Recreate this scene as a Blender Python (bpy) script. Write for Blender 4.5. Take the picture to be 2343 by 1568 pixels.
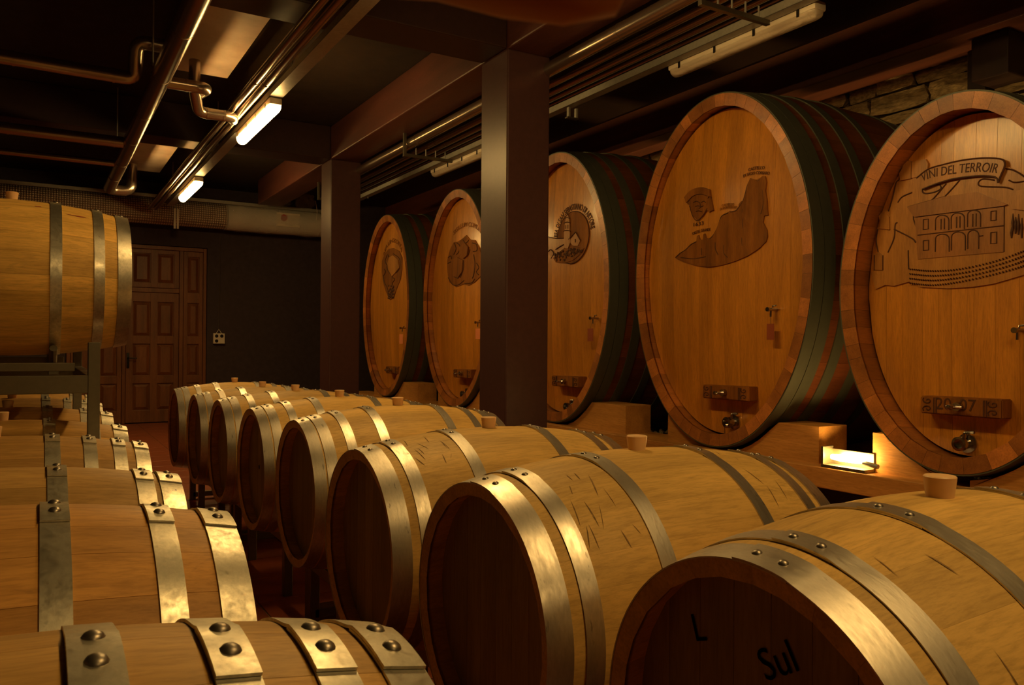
import bpy, bmesh, math, random
from mathutils import Vector, Matrix, noise
from math import pi, sin, cos, tan, atan2, radians, sqrt, exp
random.seed(7)
for o in list(bpy.data.objects): bpy.data.objects.remove(o, do_unlink=True)
S = bpy.context.scene
COL = S.collection

# ------------------------------------------------------------------ camera, world, light levels
FPX, CX, CY = 1830.5, 1171.5, 784.0
CAM = Vector((0, 0, 1.25))
_yaw, _pit, _rol = radians(30.662), radians(.2408), radians(.4197)
FW = Vector((sin(_yaw)*cos(_pit), cos(_yaw)*cos(_pit), sin(_pit)))
_r = Vector((cos(_yaw), -sin(_yaw), 0)); _u = _r.cross(FW)
RR = _r*cos(_rol)+_u*sin(_rol); UU = -_r*sin(_rol)+_u*cos(_rol)
cam = bpy.data.cameras.new('camera'); co = bpy.data.objects.new('camera', cam); COL.objects.link(co)
co.matrix_world = Matrix((( RR.x, UU.x, -FW.x, CAM.x), (RR.y, UU.y, -FW.y, CAM.y), (RR.z, UU.z, -FW.z, CAM.z), (0, 0, 0, 1)))
cam.sensor_fit = 'HORIZONTAL'; cam.sensor_width = 36; cam.lens = 36*FPX/2343
cam.clip_start = .02; cam.clip_end = 100
cam.dof.use_dof = True; cam.dof.focus_distance = 2.6; cam.dof.aperture_fstop = 20
S.camera = co
S.view_settings.view_transform = 'Standard'; S.view_settings.look = 'None'
S.view_settings.gamma = 1; S.view_settings.exposure = 0.0
S.view_settings.use_curve_mapping = False
W = bpy.data.worlds.new('World'); S.world = W; W.use_nodes = True
W.node_tree.nodes['Background'].inputs[0].default_value = (.9, .6, .3, 1)
W.node_tree.nodes['Background'].inputs[1].default_value = 0.007
LAMP_COL = (1.0, .61, .19); LAMP_PWR = 64.0
SPOT_COL = (1.0, .58, .16); SPOT_PWR = 150.0

def at(x, y, X=None, Y=None, Z=None):
    d = FW + RR*((x-CX)/FPX) - UU*((y-CY)/FPX)
    i, v = (0, X) if X is not None else (1, Y) if Y is not None else (2, Z)
    return CAM + d*((v-CAM[i])/d[i])

# ------------------------------------------------------------------ materials
def nodes_of(name):
    m = bpy.data.materials.new(name); m.use_nodes = True
    nt = m.node_tree; return m, nt, nt.nodes['Principled BSDF']
def N(nt, t, **k):
    n = nt.nodes.new(t)
    for a, b in k.items():
        if a.startswith('i_'): n.inputs[a[2:].replace('_', ' ')].default_value = b
        else: setattr(n, a, b)
    return n
def L(nt, a, b): nt.links.new(a, b)
def ramp(nt, fac, stops):
    r = N(nt, 'ShaderNodeValToRGB'); e = r.color_ramp.elements
    while len(e) < len(stops): e.new(.5)
    for i, (p, c) in enumerate(stops): e[i].position = p; e[i].color = (*c, 1) if len(c) == 3 else c
    L(nt, fac, r.inputs[0]); return r.outputs[0]
def mix(nt, fac, a, b, mode='MIX'):
    n = N(nt, 'ShaderNodeMix', data_type='RGBA', blend_type=mode)
    for k, v in ((0, fac), (6, a), (7, b)):
        if isinstance(v, (int, float)): n.inputs[k].default_value = v
        elif isinstance(v, tuple): n.inputs[k].default_value = (*v, 1)
        else: L(nt, v, n.inputs[k])
    return n.outputs[2]
def math_(nt, op, a, b=None, c=None):
    n = N(nt, 'ShaderNodeMath', operation=op)
    for k, v in enumerate((a, b, c)):
        if v is None: continue
        if isinstance(v, (int, float)): n.inputs[k].default_value = v
        else: L(nt, v, n.inputs[k])
    return n.outputs[0]
def coords(nt, scale=(1, 1, 1), rnd=True):
    tc = N(nt, 'ShaderNodeTexCoord'); mp = N(nt, 'ShaderNodeMapping'); mp.inputs['Scale'].default_value = scale
    if rnd:
        oi = N(nt, 'ShaderNodeObjectInfo'); v = N(nt, 'ShaderNodeVectorMath', operation='SCALE')
        v.inputs[0].default_value = (17.3, 9.1, 23.7); L(nt, oi.outputs['Random'], v.inputs['Scale'])
        ad = N(nt, 'ShaderNodeVectorMath', operation='ADD'); L(nt, tc.outputs['Object'], ad.inputs[0]); L(nt, v.outputs[0], ad.inputs[1])
        L(nt, ad.outputs[0], mp.inputs['Vector'])
    else: L(nt, tc.outputs['Object'], mp.inputs['Vector'])
    return mp.outputs[0], tc
def noise_(nt, vec, scale, detail=4, rough=.55, dist=0):
    n = N(nt, 'ShaderNodeTexNoise'); n.inputs['Scale'].default_value = scale; n.inputs['Detail'].default_value = detail
    n.inputs['Roughness'].default_value = rough; n.inputs['Distortion'].default_value = dist
    L(nt, vec, n.inputs['Vector']); return n.outputs['Fac']
def bump(nt, h, b, strength=.3, dist=.01):
    n = N(nt, 'ShaderNodeBump'); n.inputs['Strength'].default_value = strength; n.inputs['Distance'].default_value = dist
    L(nt, h, n.inputs['Height']); L(nt, n.outputs[0], b.inputs['Normal'])

def wood(name, c_dark, c_light, axis='x', var=.25, rough=.5, stain=0.0, coat=0.0, spec=.5, bumpd=.0015, grain=1.0, stainc=(.05, .035, .03)):
    m, nt, b = nodes_of(name)
    sc = {'x': (1.2, 22, 22), 'y': (22, 1.2, 22), 'z': (22, 22, 1.2)}[axis]
    v, tc = coords(nt, sc)
    g = noise_(nt, v, 2.2*grain, 6, .65, .4)
    v2, _ = coords(nt, tuple(s*.18+.4 for s in sc))
    g2 = noise_(nt, v2, 2.0, 3, .5)
    col = ramp(nt, g, [(.3, c_dark), (.62, c_light)])
    col = mix(nt, .55, col, ramp(nt, g2, [(.3, tuple(x*.72 for x in c_dark)), (.7, tuple(min(1, x*1.15) for x in c_light))]))
    oi = N(nt, 'ShaderNodeObjectInfo')
    val = math_(nt, 'MULTIPLY_ADD', oi.outputs['Random'], var, 1-var/2)
    vv = N(nt, 'ShaderNodeCombineColor'); [L(nt, val, vv.inputs[i]) for i in range(3)]
    col = mix(nt, 1.0, col, vv.outputs[0], 'MULTIPLY')
    col = mix(nt, 1.0, col, oi.outputs['Color'], 'MULTIPLY')
    vf, _ = coords(nt, {'x': (6, 60, 60), 'y': (60, 6, 60), 'z': (60, 60, 6)}[axis])
    fl = noise_(nt, vf, 2.5, 4, .7)
    col = mix(nt, 1.0, col, ramp(nt, fl, [(.35, (.80, .78, .74)), (.55, (1.0, 1.0, 1.0)), (.75, (1.06, 1.06, 1.04))]), 'MULTIPLY')
    if stain:
        vs, _ = coords(nt, {'x': (1.6, 7, 7), 'y': (7, 1.6, 7), 'z': (7, 7, 1.6)}[axis])
        s = noise_(nt, vs, 2.3, 5, .7, .6)
        f = ramp(nt, s, [(.60, (0, 0, 0)), (.74, (stain,)*3)])
        col = mix(nt, f, col, stainc)
    L(nt, col, b.inputs['Base Color'])
    b.inputs['Roughness'].default_value = rough; b.inputs['Specular IOR Level'].default_value = spec
    b.inputs['Coat Weight'].default_value = coat; b.inputs['Coat Roughness'].default_value = .22
    bump(nt, g, b, .35, bumpd)
    return m
def metal(name, c, rough=.38, spangle=.5, met=.92, scale=9, streak=(1, 1, 1), dirt=.0):
    m, nt, b = nodes_of(name)
    v, _ = coords(nt, streak)
    n1 = noise_(nt, v, scale, 6, .7); n2 = noise_(nt, v, scale*5, 4, .6)
    f = math_(nt, 'ADD', math_(nt, 'MULTIPLY', n1, .6), math_(nt, 'MULTIPLY', n2, .4))
    col = ramp(nt, f, [(.38, tuple(x*(1-.45*spangle) for x in c)), (.6, c)])
    if dirt:
        d = ramp(nt, noise_(nt, v, scale*2.3, 3, .7), [(.64, (0, 0, 0)), (.72, (dirt,)*3)])
        col = mix(nt, d, col, (.06, .045, .035))
    L(nt, col, b.inputs['Base Color']); b.inputs['Metallic'].default_value = met
    r = N(nt, 'ShaderNodeMapRange'); L(nt, f, r.inputs[0]); r.inputs[1].default_value = .35; r.inputs[2].default_value = .65
    r.inputs[3].default_value = rough+.16*spangle; r.inputs[4].default_value = rough-.1*spangle; L(nt, r.outputs[0], b.inputs['Roughness'])
    bump(nt, n2, b, .12*spangle+.03, .002)
    return m
def plain(name, c, rough=.6, nscale=12, var=.25, bd=.002, met=0, spec=.4, bs=.3):
    m, nt, b = nodes_of(name)
    v, _ = coords(nt); n = noise_(nt, v, nscale, 5, .6)
    L(nt, ramp(nt, n, [(.3, tuple(x*(1-var) for x in c)), (.7, tuple(min(1, x*(1+var)) for x in c))]), b.inputs['Base Color'])
    b.inputs['Roughness'].default_value = rough; b.inputs['Metallic'].default_value = met; b.inputs['Specular IOR Level'].default_value = spec
    bump(nt, n, b, bs, bd); return m
def emit(name, c, s):
    m, nt, b = nodes_of(name); b.inputs['Base Color'].default_value = (*c, 1)
    b.inputs['Emission Color'].default_value = (*c, 1); b.inputs['Emission Strength'].default_value = s; return m

M = {}
M['oak_r'] = wood('pale_sanded_oak', (.56, .36, .115), (.76, .50, .165), 'x', .07, .55, .30, spec=.3)
M['oak_l'] = wood('aged_oak', (.44, .27, .09), (.66, .43, .16), 'x', .30, .5, .40, spec=.3)
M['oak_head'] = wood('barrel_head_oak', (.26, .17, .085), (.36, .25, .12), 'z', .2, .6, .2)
M['hoop_r'] = metal('brushed_zinc_hoop', (.62, .57, .50), .37, .6, scale=9, streak=(3, 1, 1), dirt=.5)
M['hoop_l'] = metal('spangled_zinc_hoop', (.66, .62, .52), .36, .85, scale=16, dirt=.3)
M['rivet'] = metal('dull_steel_rivet', (.34, .30, .26), .38, .4)
M['bung'] = plain('silicone_bung', (.80, .52, .28), .4, 6, .12, .0005)
M['bung'].node_tree.nodes['Principled BSDF'].inputs['Subsurface Weight'].default_value = .35
M['bung'].node_tree.nodes['Principled BSDF'].inputs['Subsurface Radius'].default_value = (.03, .012, .006)
M['cask_head'] = wood('varnished_cask_head', (.52, .20, .018), (.70, .29, .028), 'z', .22, .42, .12, .75, bumpd=.0006, stainc=(.2, .07, .015))
M['cask_rim'] = wood('cask_rim_oak', (.34, .12, .026), (.54, .20, .045), 'x', .7, .38, .2, .5, bumpd=.0008)
M['cask_body'] = wood('cask_side_oak', (.13, .035, .010), (.21, .06, .018), 'x', .4, .5, .2)
M['cask_hoop'] = metal('grey_painted_hoop', (.11, .115, .085), .5, .25, met=.35, scale=5)
M['carve'] = wood('carved_oak', (.16, .055, .006), (.36, .13, .016), 'z', .05, .6, .5, 0, .25, bumpd=.02, grain=.6)
M['carve_light'] = wood('carved_pale_oak', (.40, .17, .035), (.56, .26, .06), 'z', .05, .38, .2, .2, bumpd=.003, grain=.6)
M['carve_mid'] = wood('carved_tan_oak', (.32, .13, .03), (.44, .18, .04), 'z', .05, .4, .2, .2, bumpd=.003, grain=.6)
M['groove_shade'] = plain('groove_shade_tone', (.085, .03, .01), .6, 20, .3)  # dark colour puts the shade of engraved grooves into the carving
M['cradle'] = wood('cradle_timber', (.50, .22, .05), (.66, .33, .09), 'y', .18, .5, .2, spec=.35)
M['steel'] = metal('rack_steel', (.22, .20, .15), .36, .3, met=.8)
M['black'] = plain('black_iron', (.02, .018, .015), .45, 20, .2, met=.5)
M['chrome'] = metal('steel_fitting', (.45, .42, .38), .2, .2, met=1)
M['pillar'] = plain('plum_paint', (.075, .034, .034), .38, 25, .10, .0012, bs=.25)
M['beam'] = plain('plum_beam_paint', (.035, .015, .013), .5, 18, .15, .001)
M['beam_red'] = wood('red_brown_beam', (.085, .028, .02), (.12, .04, .028), 'y', .1, .5, .1)
M['ceiling'] = plain('dark_ceiling', (.022, .014, .009), .8, 8, .3)
M['ceil_r'] = plain('dark_red_ceiling', (.045, .018, .010), .7, 6, .2)
M['wallp'] = plain('plum_wall_paint', (.062, .042, .05), .7, 14, .15, .001)
M['beam_wall'] = wood('red_wall_beam', (.12, .035, .02), (.17, .05, .028), 'y', .1, .5, .1)
M['walnut'] = wood('walnut_door', (.17, .06, .018), (.28, .10, .03), 'z', .15, .45, .1)
M['copper'] = metal('foil_pipe_jacket', (.42, .34, .28), .24, .08, met=.9, scale=3, streak=(1, 1, 1))
M['zinc'] = metal('galvanised_tray', (.42, .42, .38), .5, .4, met=.5)
M['panel'] = plain('dusty_white_panel', (.60, .56, .50), .6, 3, .18, .001)
M['white'] = plain('cream_plastic', (.88, .80, .66), .35, 5, .04, .0002)
M['stone'] = plain('rough_stone', (.42, .30, .15), .9, 7, .55, .02, bs=.9)
M['mortar'] = plain('dark_mortar', (.035, .026, .016), .95, 9, .4, .01)
M['gravel'] = plain('gravel', (.30, .22, .13), .9, 30, .5, .004)
M['tile'] = plain('terracotta_tile', (.34, .085, .032), .35, 8, .15, .0006)
M['grout'] = plain('grout', (.28, .17, .10), .9, 20, .2)
M['lamp'] = emit('lit_diffuser', LAMP_COL, LAMP_PWR)
M['halogen'] = emit('lit_halogen', SPOT_COL, SPOT_PWR)
M['halogen_wall'] = emit('lit_wall_halogen', SPOT_COL, 620.0)
M['label_o'] = plain('orange_card', (.85, .30, .13), .5, 5, .05)
M['label_r'] = plain('brown_red_card', (.30, .07, .03), .5, 5, .05)
M['ink'] = plain('dark_ink', (.012, .007, .004), .6, 5, .1)
M['ink_blue'] = plain('blue_chalk', (.16, .15, .30), .8, 5, .1)
M['red'] = plain('red_print', (.5, .05, .03), .6, 5, .1)
M['scuff'] = plain('dark_scuff', (.27, .16, .055), .7, 30, .3)
M['wine'] = plain('wine_stain', (.33, .045, .03), .6, 30, .3)
M['paper'] = plain('paper_sticker', (.75, .65, .5), .6, 5, .05)
M['cable'] = plain('grey_cable', (.10, .07, .05), .6, 5, .05)
M['strap'] = plain('brown_leather', (.42, .20, .06), .6, 6, .2, .0005)
def film(name, a, rough=.08, c=(.9, .85, .75)):
    m, nt, b = nodes_of(name)
    v, _ = coords(nt, (1, 1, 1)); n = noise_(nt, v, 7, 3, .5, 1.5)
    b.inputs['Base Color'].default_value = (*c, 1); b.inputs['Roughness'].default_value = rough
    b.inputs['Alpha'].default_value = a; b.inputs['Specular IOR Level'].default_value = 1.0
    bump(nt, n, b, .6, .03); return m
M['film'] = film('clear_plastic_film', .32)
M['diff_off'] = film('clear_diffuser', .60, .22, (.95, .86, .70))
# duct foil with a woven diamond relief
m, nt, b = nodes_of('diamond_foil'); M['foil'] = m
v, _ = coords(nt, (1, 1, 1), False)
sp = N(nt, 'ShaderNodeSeparateXYZ'); L(nt, v, sp.inputs[0])
a1 = math_(nt, 'SINE', math_(nt, 'MULTIPLY', math_(nt, 'ADD', sp.outputs[0], sp.outputs[2]), 95.0))
a2 = math_(nt, 'SINE', math_(nt, 'MULTIPLY', math_(nt, 'SUBTRACT', sp.outputs[0], sp.outputs[2]), 95.0))
h = math_(nt, 'MULTIPLY', a1, a2)
L(nt, ramp(nt, h, [(.0, (.34, .24, .17)), (.5, (.98, .85, .68))]), b.inputs['Base Color'])
b.inputs['Metallic'].default_value = .3; b.inputs['Roughness'].default_value = .4
bump(nt, h, b, .7, .012)

# ------------------------------------------------------------------ object helpers
def empty(name, label, cat, loc=(0, 0, 0), group=None, rotz=0):
    o = bpy.data.objects.new(name, None); COL.objects.link(o); o.location = loc; o.rotation_euler[2] = rotz
    o.empty_display_size = .1
    o['label'] = label; o['category'] = cat
    if group: o['group'] = group
    return o
def link(name, me, parent=None, mat=None, loc=(0, 0, 0), label=None, color=None):
    o = bpy.data.objects.new(name, me); COL.objects.link(o); o.parent = parent; o.location = loc
    if mat is not None and not me.materials: me.materials.append(mat)
    if label: o['label'] = label
    if color: o.color = (*color, 1)
    return o
def tag(o, label, cat, group=None, kind=None):
    o['label'] = label
    if cat: o['category'] = cat
    if group: o['group'] = group
    if kind: o['kind'] = kind
    return o
def struct(name, me, mat=None, label=None, parent=None):
    o = link(name, me, parent, mat); o['kind'] = 'structure'
    if label: o['label'] = label
    return o
def fin(bm, name='mesh', smooth=False, mat=None):
    bmesh.ops.recalc_face_normals(bm, faces=bm.faces[:])
    me = bpy.data.meshes.new(name); bm.to_mesh(me); bm.free()
    if smooth:
        me.shade_smooth() if hasattr(me, 'shade_smooth') else None
        for p in me.polygons: p.use_smooth = True
        try: me.set_sharp_from_angle(angle=radians(smooth if smooth is not True else 40))
        except Exception: pass
    if mat: me.materials.append(mat)
    return me
def box(bm, a, b, bev=0):
    a = Vector(a); b = Vector(b); c = (a+b)/2; s = b-a
    r = bmesh.ops.create_cube(bm, size=1, matrix=Matrix.Translation(c) @ Matrix.Diagonal((abs(s.x), abs(s.y), abs(s.z), 1)))
    if bev:
        es = list({e for v in r['verts'] for e in v.link_edges})
        bmesh.ops.bevel(bm, geom=es, offset=bev, segments=2, profile=.5, affect='EDGES')
def boxme(a, b, bev=0, mat=None):
    bm = bmesh.new(); box(bm, a, b, bev); return fin(bm, mat=mat)
def frame_at(d):
    d = d.normalized(); h = Vector((0, 0, 1)) if abs(d.z) < .9 else Vector((1, 0, 0))
    u = d.cross(h).normalized(); return u, d.cross(u).normalized()
def tube(bm, pts, r, n=12, caps=True, closed=False):
    pts = [Vector(p) for p in pts]; rings = []
    prev = None
    for i, p in enumerate(pts):
        if closed: d = (pts[(i+1) % len(pts)]-pts[i-1])
        else: d = pts[min(i+1, len(pts)-1)]-pts[max(i-1, 0)]
        d.normalize()
        if prev is None: u, v = frame_at(d)
        else:
            u = (prev - d*prev.dot(d)).normalized(); v = d.cross(u)
        prev = u
        rad = r[i] if isinstance(r, (list, tuple)) else r
        rings.append([bm.verts.new(p+(u*cos(2*pi*k/n)+v*sin(2*pi*k/n))*rad) for k in range(n)])
    rng = range(len(rings)) if closed else range(len(rings)-1)
    for i in rng:
        a, b2 = rings[i], rings[(i+1) % len(rings)]
        for k in range(n): bm.faces.new((a[k], a[(k+1) % n], b2[(k+1) % n], b2[k]))
    if caps and not closed:
        bm.faces.new(rings[0][::-1]); bm.faces.new(rings[-1])
def tubeme(pts, r, n=12, mat=None):
    bm = bmesh.new(); tube(bm, pts, r, n); return fin(bm, smooth=50, mat=mat)
def lathe(bm, prof, origin, axis, n=20):
    # prof: (radius, height) list along axis
    axis = Vector(axis).normalized(); u, v = frame_at(axis); origin = Vector(origin); rings = []
    for r, h in prof:
        if r < 1e-6: rings.append([bm.verts.new(origin+axis*h)])
        else: rings.append([bm.verts.new(origin+axis*h+(u*cos(2*pi*k/n)+v*sin(2*pi*k/n))*r) for k in range(n)])
    for a, b2 in zip(rings, rings[1:]):
        for k in range(n):
            f = [a[k % len(a)], a[(k+1) % len(a)], b2[(k+1) % len(b2)], b2[k % len(b2)]]
            f2 = []
            for q in f:
                if q not in f2: f2.append(q)
            if len(f2) > 2: bm.faces.new(f2)
def bend(pts, rad, seg=5):
    pts = [Vector(p) for p in pts]; out = [pts[0]]
    for a, b2, c in zip(pts, pts[1:], pts[2:]):
        d1 = (a-b2).normalized(); d2 = (c-b2).normalized(); rr = min(rad, (a-b2).length*.45, (c-b2).length*.45)
        p1 = b2+d1*rr; p2 = b2+d2*rr
        for k in range(seg+1):
            t = k/seg; out.append(p1*(1-t)**2+b2*2*t*(1-t)+p2*t*t)
    return out+[pts[-1]]
def prism(bm, poly, x0, x1):
    # polygon of (y, z) extruded along x
    a = [bm.verts.new((x0, y, z)) for y, z in poly]; b2 = [bm.verts.new((x1, y, z)) for y, z in poly]
    n = len(poly)
    bm.faces.new(a); bm.faces.new(b2[::-1])
    for i in range(n): bm.faces.new((a[i], a[(i+1) % n], b2[(i+1) % n], b2[i]))

def stave_mesh(P, u0, u1, xs, thick, nu=4, cham=.0004):
    """solid stave. P(u, x) -> (point on outer face, outward normal)"""
    us = [u0+(u1-u0)*k/nu for k in range(nu+1)]
    co, no = [], []; grid = []
    for x in xs:
        row = []
        for u in us:
            p, n = P(u, x); row.append(len(co)); co.append(p); no.append(n)
        grid.append(row)
    gi = []
    for x in xs:
        row = []
        for u in (us[0], us[-1]):
            p, n = P(u, x); row.append(len(co)); co.append(p-n*thick); no.append(n)
        gi.append(row)
    faces, outer = [], []
    for i in range(len(xs)-1):
        for k in range(nu):
            faces.append((grid[i][k], grid[i][k+1], grid[i+1][k+1], grid[i+1][k])); outer.append(True)
        faces.append((gi[i][0], gi[i+1][0], gi[i+1][1], gi[i][1])); outer.append(False)
        faces.append((grid[i][0], grid[i+1][0], gi[i+1][0], gi[i][0])); outer.append(False)
        faces.append((grid[i][nu], gi[i][1], gi[i+1][1], grid[i+1][nu])); outer.append(False)
    faces.append(tuple(grid[0])+(gi[0][1], gi[0][0])); outer.append(False)
    faces.append(tuple(grid[-1][::-1])+(gi[-1][0], gi[-1][1])); outer.append(False)
    me = bpy.data.meshes.new('stave'); me.from_pydata(co, [], faces); me.update()
    # orientation check: outer face normal should follow P normal
    if me.polygons[0].normal.dot(no[grid[0][0]]) < 0: me.flip_normals()
    me.update()
    nl = [None]*len(me.loops)
    for p in me.polygons:
        p.use_smooth = True
        for li in p.loop_indices:
            nl[li] = no[me.loops[li].vertex_index] if outer[p.index] else p.normal.copy()
    me.normals_split_custom_set([tuple(v) for v in nl])
    return me

# ------------------------------------------------------------------ setting: room shell
Z_C, Z_B = 3.78, 3.40
def slab(name, a, b, mat, label):
    return struct(name, boxme(a, b, mat=M[mat]), label=label)
slab('ceiling', (-3.6, -5.2, Z_C), (6.2, 13.95, Z_C+.2), 'ceiling', 'dark unlit ceiling of the cellar')
struct('ceiling', boxme((3.27, -5.0, Z_C-.03), (5.42, 13.7, Z_C-.001), mat=M['ceil_r']), label='dark red-brown ceiling bay above the oval casks')
slab('wall_left', (-3.6, -5.2, 0), (-3.4, 13.9, Z_C), 'wallp', 'dark plum wall on the left side')
slab('wall_front', (-3.4, -5.2, 0), (5.9, -5.0, Z_C), 'wallp', 'dark plum wall behind the camera')
# back wall with a doorway (X .42 .. 2.36, up to 2.80)
bm = bmesh.new(); box(bm, (-3.4, 13.7, 0), (.36, 13.95, Z_C)); box(bm, (2.36, 13.7, 0), (5.9, 13.95, Z_C)); box(bm, (.36, 13.7, 2.80), (2.36, 13.95, Z_C))
box(bm, (.36, 13.9, 0), (2.36, 13.95, 2.8))
struct('wall_back', fin(bm), M['wallp'], 'dark plum painted wall at the far end of the cellar')
wr = struct('wall_right', boxme((5.93, -5.2, 0), (6.15, 13.9, Z_C)), M['mortar'], 'rough stone wall behind the big oval casks')
wr_stones = []
rs = random.Random(3)
stone_cache = []
for k in range(14):
    bm = bmesh.new(); bmesh.ops.create_cube(bm, size=1); bmesh.ops.subdivide_edges(bm, edges=bm.edges[:], cuts=2, use_grid_fill=True)
    for v in bm.verts:
        n = noise.noise_vector(v.co*2.1+Vector((k*7.3, k*3.1, 0)))
        v.co += Vector((n.x*.22, n.y*.09, n.z*.10))
        if abs(v.co.y) > .4 and abs(v.co.z) > .4: v.co.y *= .94; v.co.z *= .92
    stone_cache.append(fin(bm, 'stone', mat=M['stone']))
zrow = 1.85; ns = 0
while zrow < 3.42:
    hgt = rs.choice((.10, .16, .22, .26)) if zrow < 3.25 else 3.44-zrow
    y = 1.6+rs.random()*.3
    while y < 12.4:
        w = rs.uniform(.22, .62)
        hh = hgt
        me = rs.choice(stone_cache)
        o = link('stone', me, wr, loc=(5.93, y+w/2, zrow+hh/2)); o.scale = (rs.uniform(.12, .22), w-.02, hh-.018)
        ns += 1
        y += w
    zrow += hgt
# floor: slab, individually laid tiles in the aisle, the rest joined
floor = struct('floor', boxme((-3.6, -5.2, -.12), (6.2, 13.95, -.006)), M['grout'], 'terracotta tiled cellar floor')
T = .405
tile = boxme((-T/2+.004, -T/2+.004, -.006), (T/2-.004, T/2-.004, .0), .0015, M['tile'])
rest = bmesh.new(); nt_ = 0
for i in range(-7, 15):
    for j in range(-12, 34):
        x = .32+i*T; y = .1+j*T
        if y > 13.6 or x < -3.3 or x > 3.9: continue
        if 0 <= i <= 5 and 3 <= j and nt_ < 200:
            link('tile', tile, floor, loc=(x, y, 0)); nt_ += 1
        else: box(rest, (x-T/2+.004, y-T/2+.004, -.006), (x+T/2-.004, y+T/2-.004, 0))
o = link('tiles', fin(rest), floor, M['tile']); o['kind'] = 'stuff'

# pillars and beams
def post(y0, y1, label):
    bm = bmesh.new(); box(bm, (2.90, y0, 0), (3.265, y1, Z_B), .012)
    o = struct('pillar', fin(bm), M['pillar'], label)
    return o
post(4.98, 5.38, 'tall plum painted square pillar in front of the third oval cask')
post(9.03, 9.39, 'plum painted square pillar farther back, left of the last oval cask')
post(-1.2, -.8, 'plum painted square pillar behind the camera')
struct('beam', boxme((2.90, -5.0, Z_B), (3.265, 12.6, Z_C), .012), M['beam_red'], 'long plum beam running over the pillars')
for y0, lab in ((4.98, 'nearer plum cross beam on the left side'), (9.03, 'farther plum cross beam on the left side'), (-1.2, 'plum cross beam behind the camera')):
    struct('beam', boxme((-3.4, y0, Z_B-.002), (2.895, y0+.38, Z_C), .01), M['beam'], lab)
struct('beam', boxme((5.42, -5.0, Z_B), (5.86, 13.7, Z_C), .01), M['beam_wall'], 'long red-brown beam along the top of the stone wall')
struct('beam_end', boxme((5.55, 2.90, 3.10), (5.92, 3.15, 3.398), .01), M['beam'], 'short square plum beam end in the stone wall, top right')
struct('pillar', boxme((5.75, 3.16, .47), (5.92, 3.29, 3.398), .006), M['beam'], 'narrow plum pilaster on the stone wall')

# ------------------------------------------------------------------ door_1 at the far end
dr = bpy.data.objects.new('door_1', None); COL.objects.link(dr); dr.location = (.36, 13.7, 0)
dr['kind'] = 'structure'; dr['label'] = 'dark walnut panelled double door with transom at the far end'
D0 = 0.36
def dbox(name, x0, x1, z0, z1, y0=.0, y1=.06, bev=.006, par=dr):
    return link(name, boxme((x0-D0, y0, z0), (x1-D0, y1, z1), bev, M['walnut']), par)
dbox('door_frame', .37, .42, 0, 2.79, -.005, .09); dbox('door_frame', 2.30, 2.35, 0, 2.79, -.005, .09)
dbox('door_frame', .42, 2.30, 2.73, 2.79, -.005, .09); dbox('mullion', 1.94, 2.0, 0, 2.73, -.005, .09); dbox('mullion', 1.12, 1.17, 0, 2.73, -.005, .09)
dbox('transom_bar', 1.17, 1.94, 2.05, 2.12, -.002, .09)
def panel(x0, x1, z0, z1, par):
    # raised and fielded panel: bevelled slab
    bm = bmesh.new(); y = .03
    a = [(x0, z0), (x1, z0), (x1, z1), (x0, z1)]; g = .045
    b2 = [(x0+g, z0+g), (x1-g, z0+g), (x1-g, z1-g), (x0+g, z1-g)]
    va = [bm.verts.new((p[0]-D0, .036, p[1])) for p in a]; vb = [bm.verts.new((p[0]-D0, .008, p[1])) for p in b2]; vc = [bm.verts.new((p[0]-D0, .055, p[1])) for p in a]
    bm.faces.new(vb)
    for i in range(4):
        j = (i+1) % 4; bm.faces.new((va[i], va[j], vb[j], vb[i])); bm.faces.new((va[i], vc[i], vc[j], va[j]))
    bm.faces.new(vc)
    link('door_panel', fin(bm, mat=M['walnut']), par)
def leafcols(name, x0, x1, cols, rows, z0, z1, lab=None):
    # stiles & rails with openings
    bm = bmesh.new(); box(bm, (x0-D0, .035, z0), (x1-D0, .06, z1))
    st = .085 if len(cols) else .06
    xs = [x0]+[c for pr_ in cols for c in pr_]+[x1]
    for k in range(0, len(xs), 2): box(bm, (xs[k]-D0, .004, z0), (xs[k+1]-D0, .05, z1), .004)
    zs = [z0]+[c for r_ in rows for c in r_]+[z1]
    for k in range(0, len(zs), 2): box(bm, (x0-D0, .006, zs[k]), (x1-D0, .05, zs[k+1]), .004)
    o = link(name, fin(bm, mat=M['walnut']), dr)
    if lab: o['label'] = lab
    for c in cols:
        for r_ in rows: panel(c[0]+.008, c[1]-.008, r_[0]+.008, r_[1]-.008, o)
    return o
rows = [(.20, .62), (.74, 1.24), (1.36, 1.90)]
leaf = leafcols('door_leaf', 1.175, 1.935, [(1.27, 1.52), (1.62, 1.86)], rows, .01, 2.045)
leafcols('transom_panel', 1.175, 1.935, [(1.27, 1.52), (1.62, 1.86)], [(2.20, 2.66)], 2.125, 2.725)
leafcols('side_panel', 2.005, 2.295, [(2.06, 2.24)], rows+[(2.06, 2.64)], .01, 2.725)
leafcols('side_panel', .425, 1.115, [(.50, .73), (.82, 1.05)], rows+[(2.06, 2.64)], .01, 2.725)
bm = bmesh.new(); box(bm, (1.185-D0, -.012, .86), (1.225-D0, .004, 1.10), .004)
tube(bm, bend([(1.205-D0, 0, 1.02), (1.205-D0, -.055, 1.02), (1.33-D0, -.055, 1.015)], .02), .009, 8)
link('door_handle', fin(bm, smooth=40, mat=M['black']), leaf)

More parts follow.
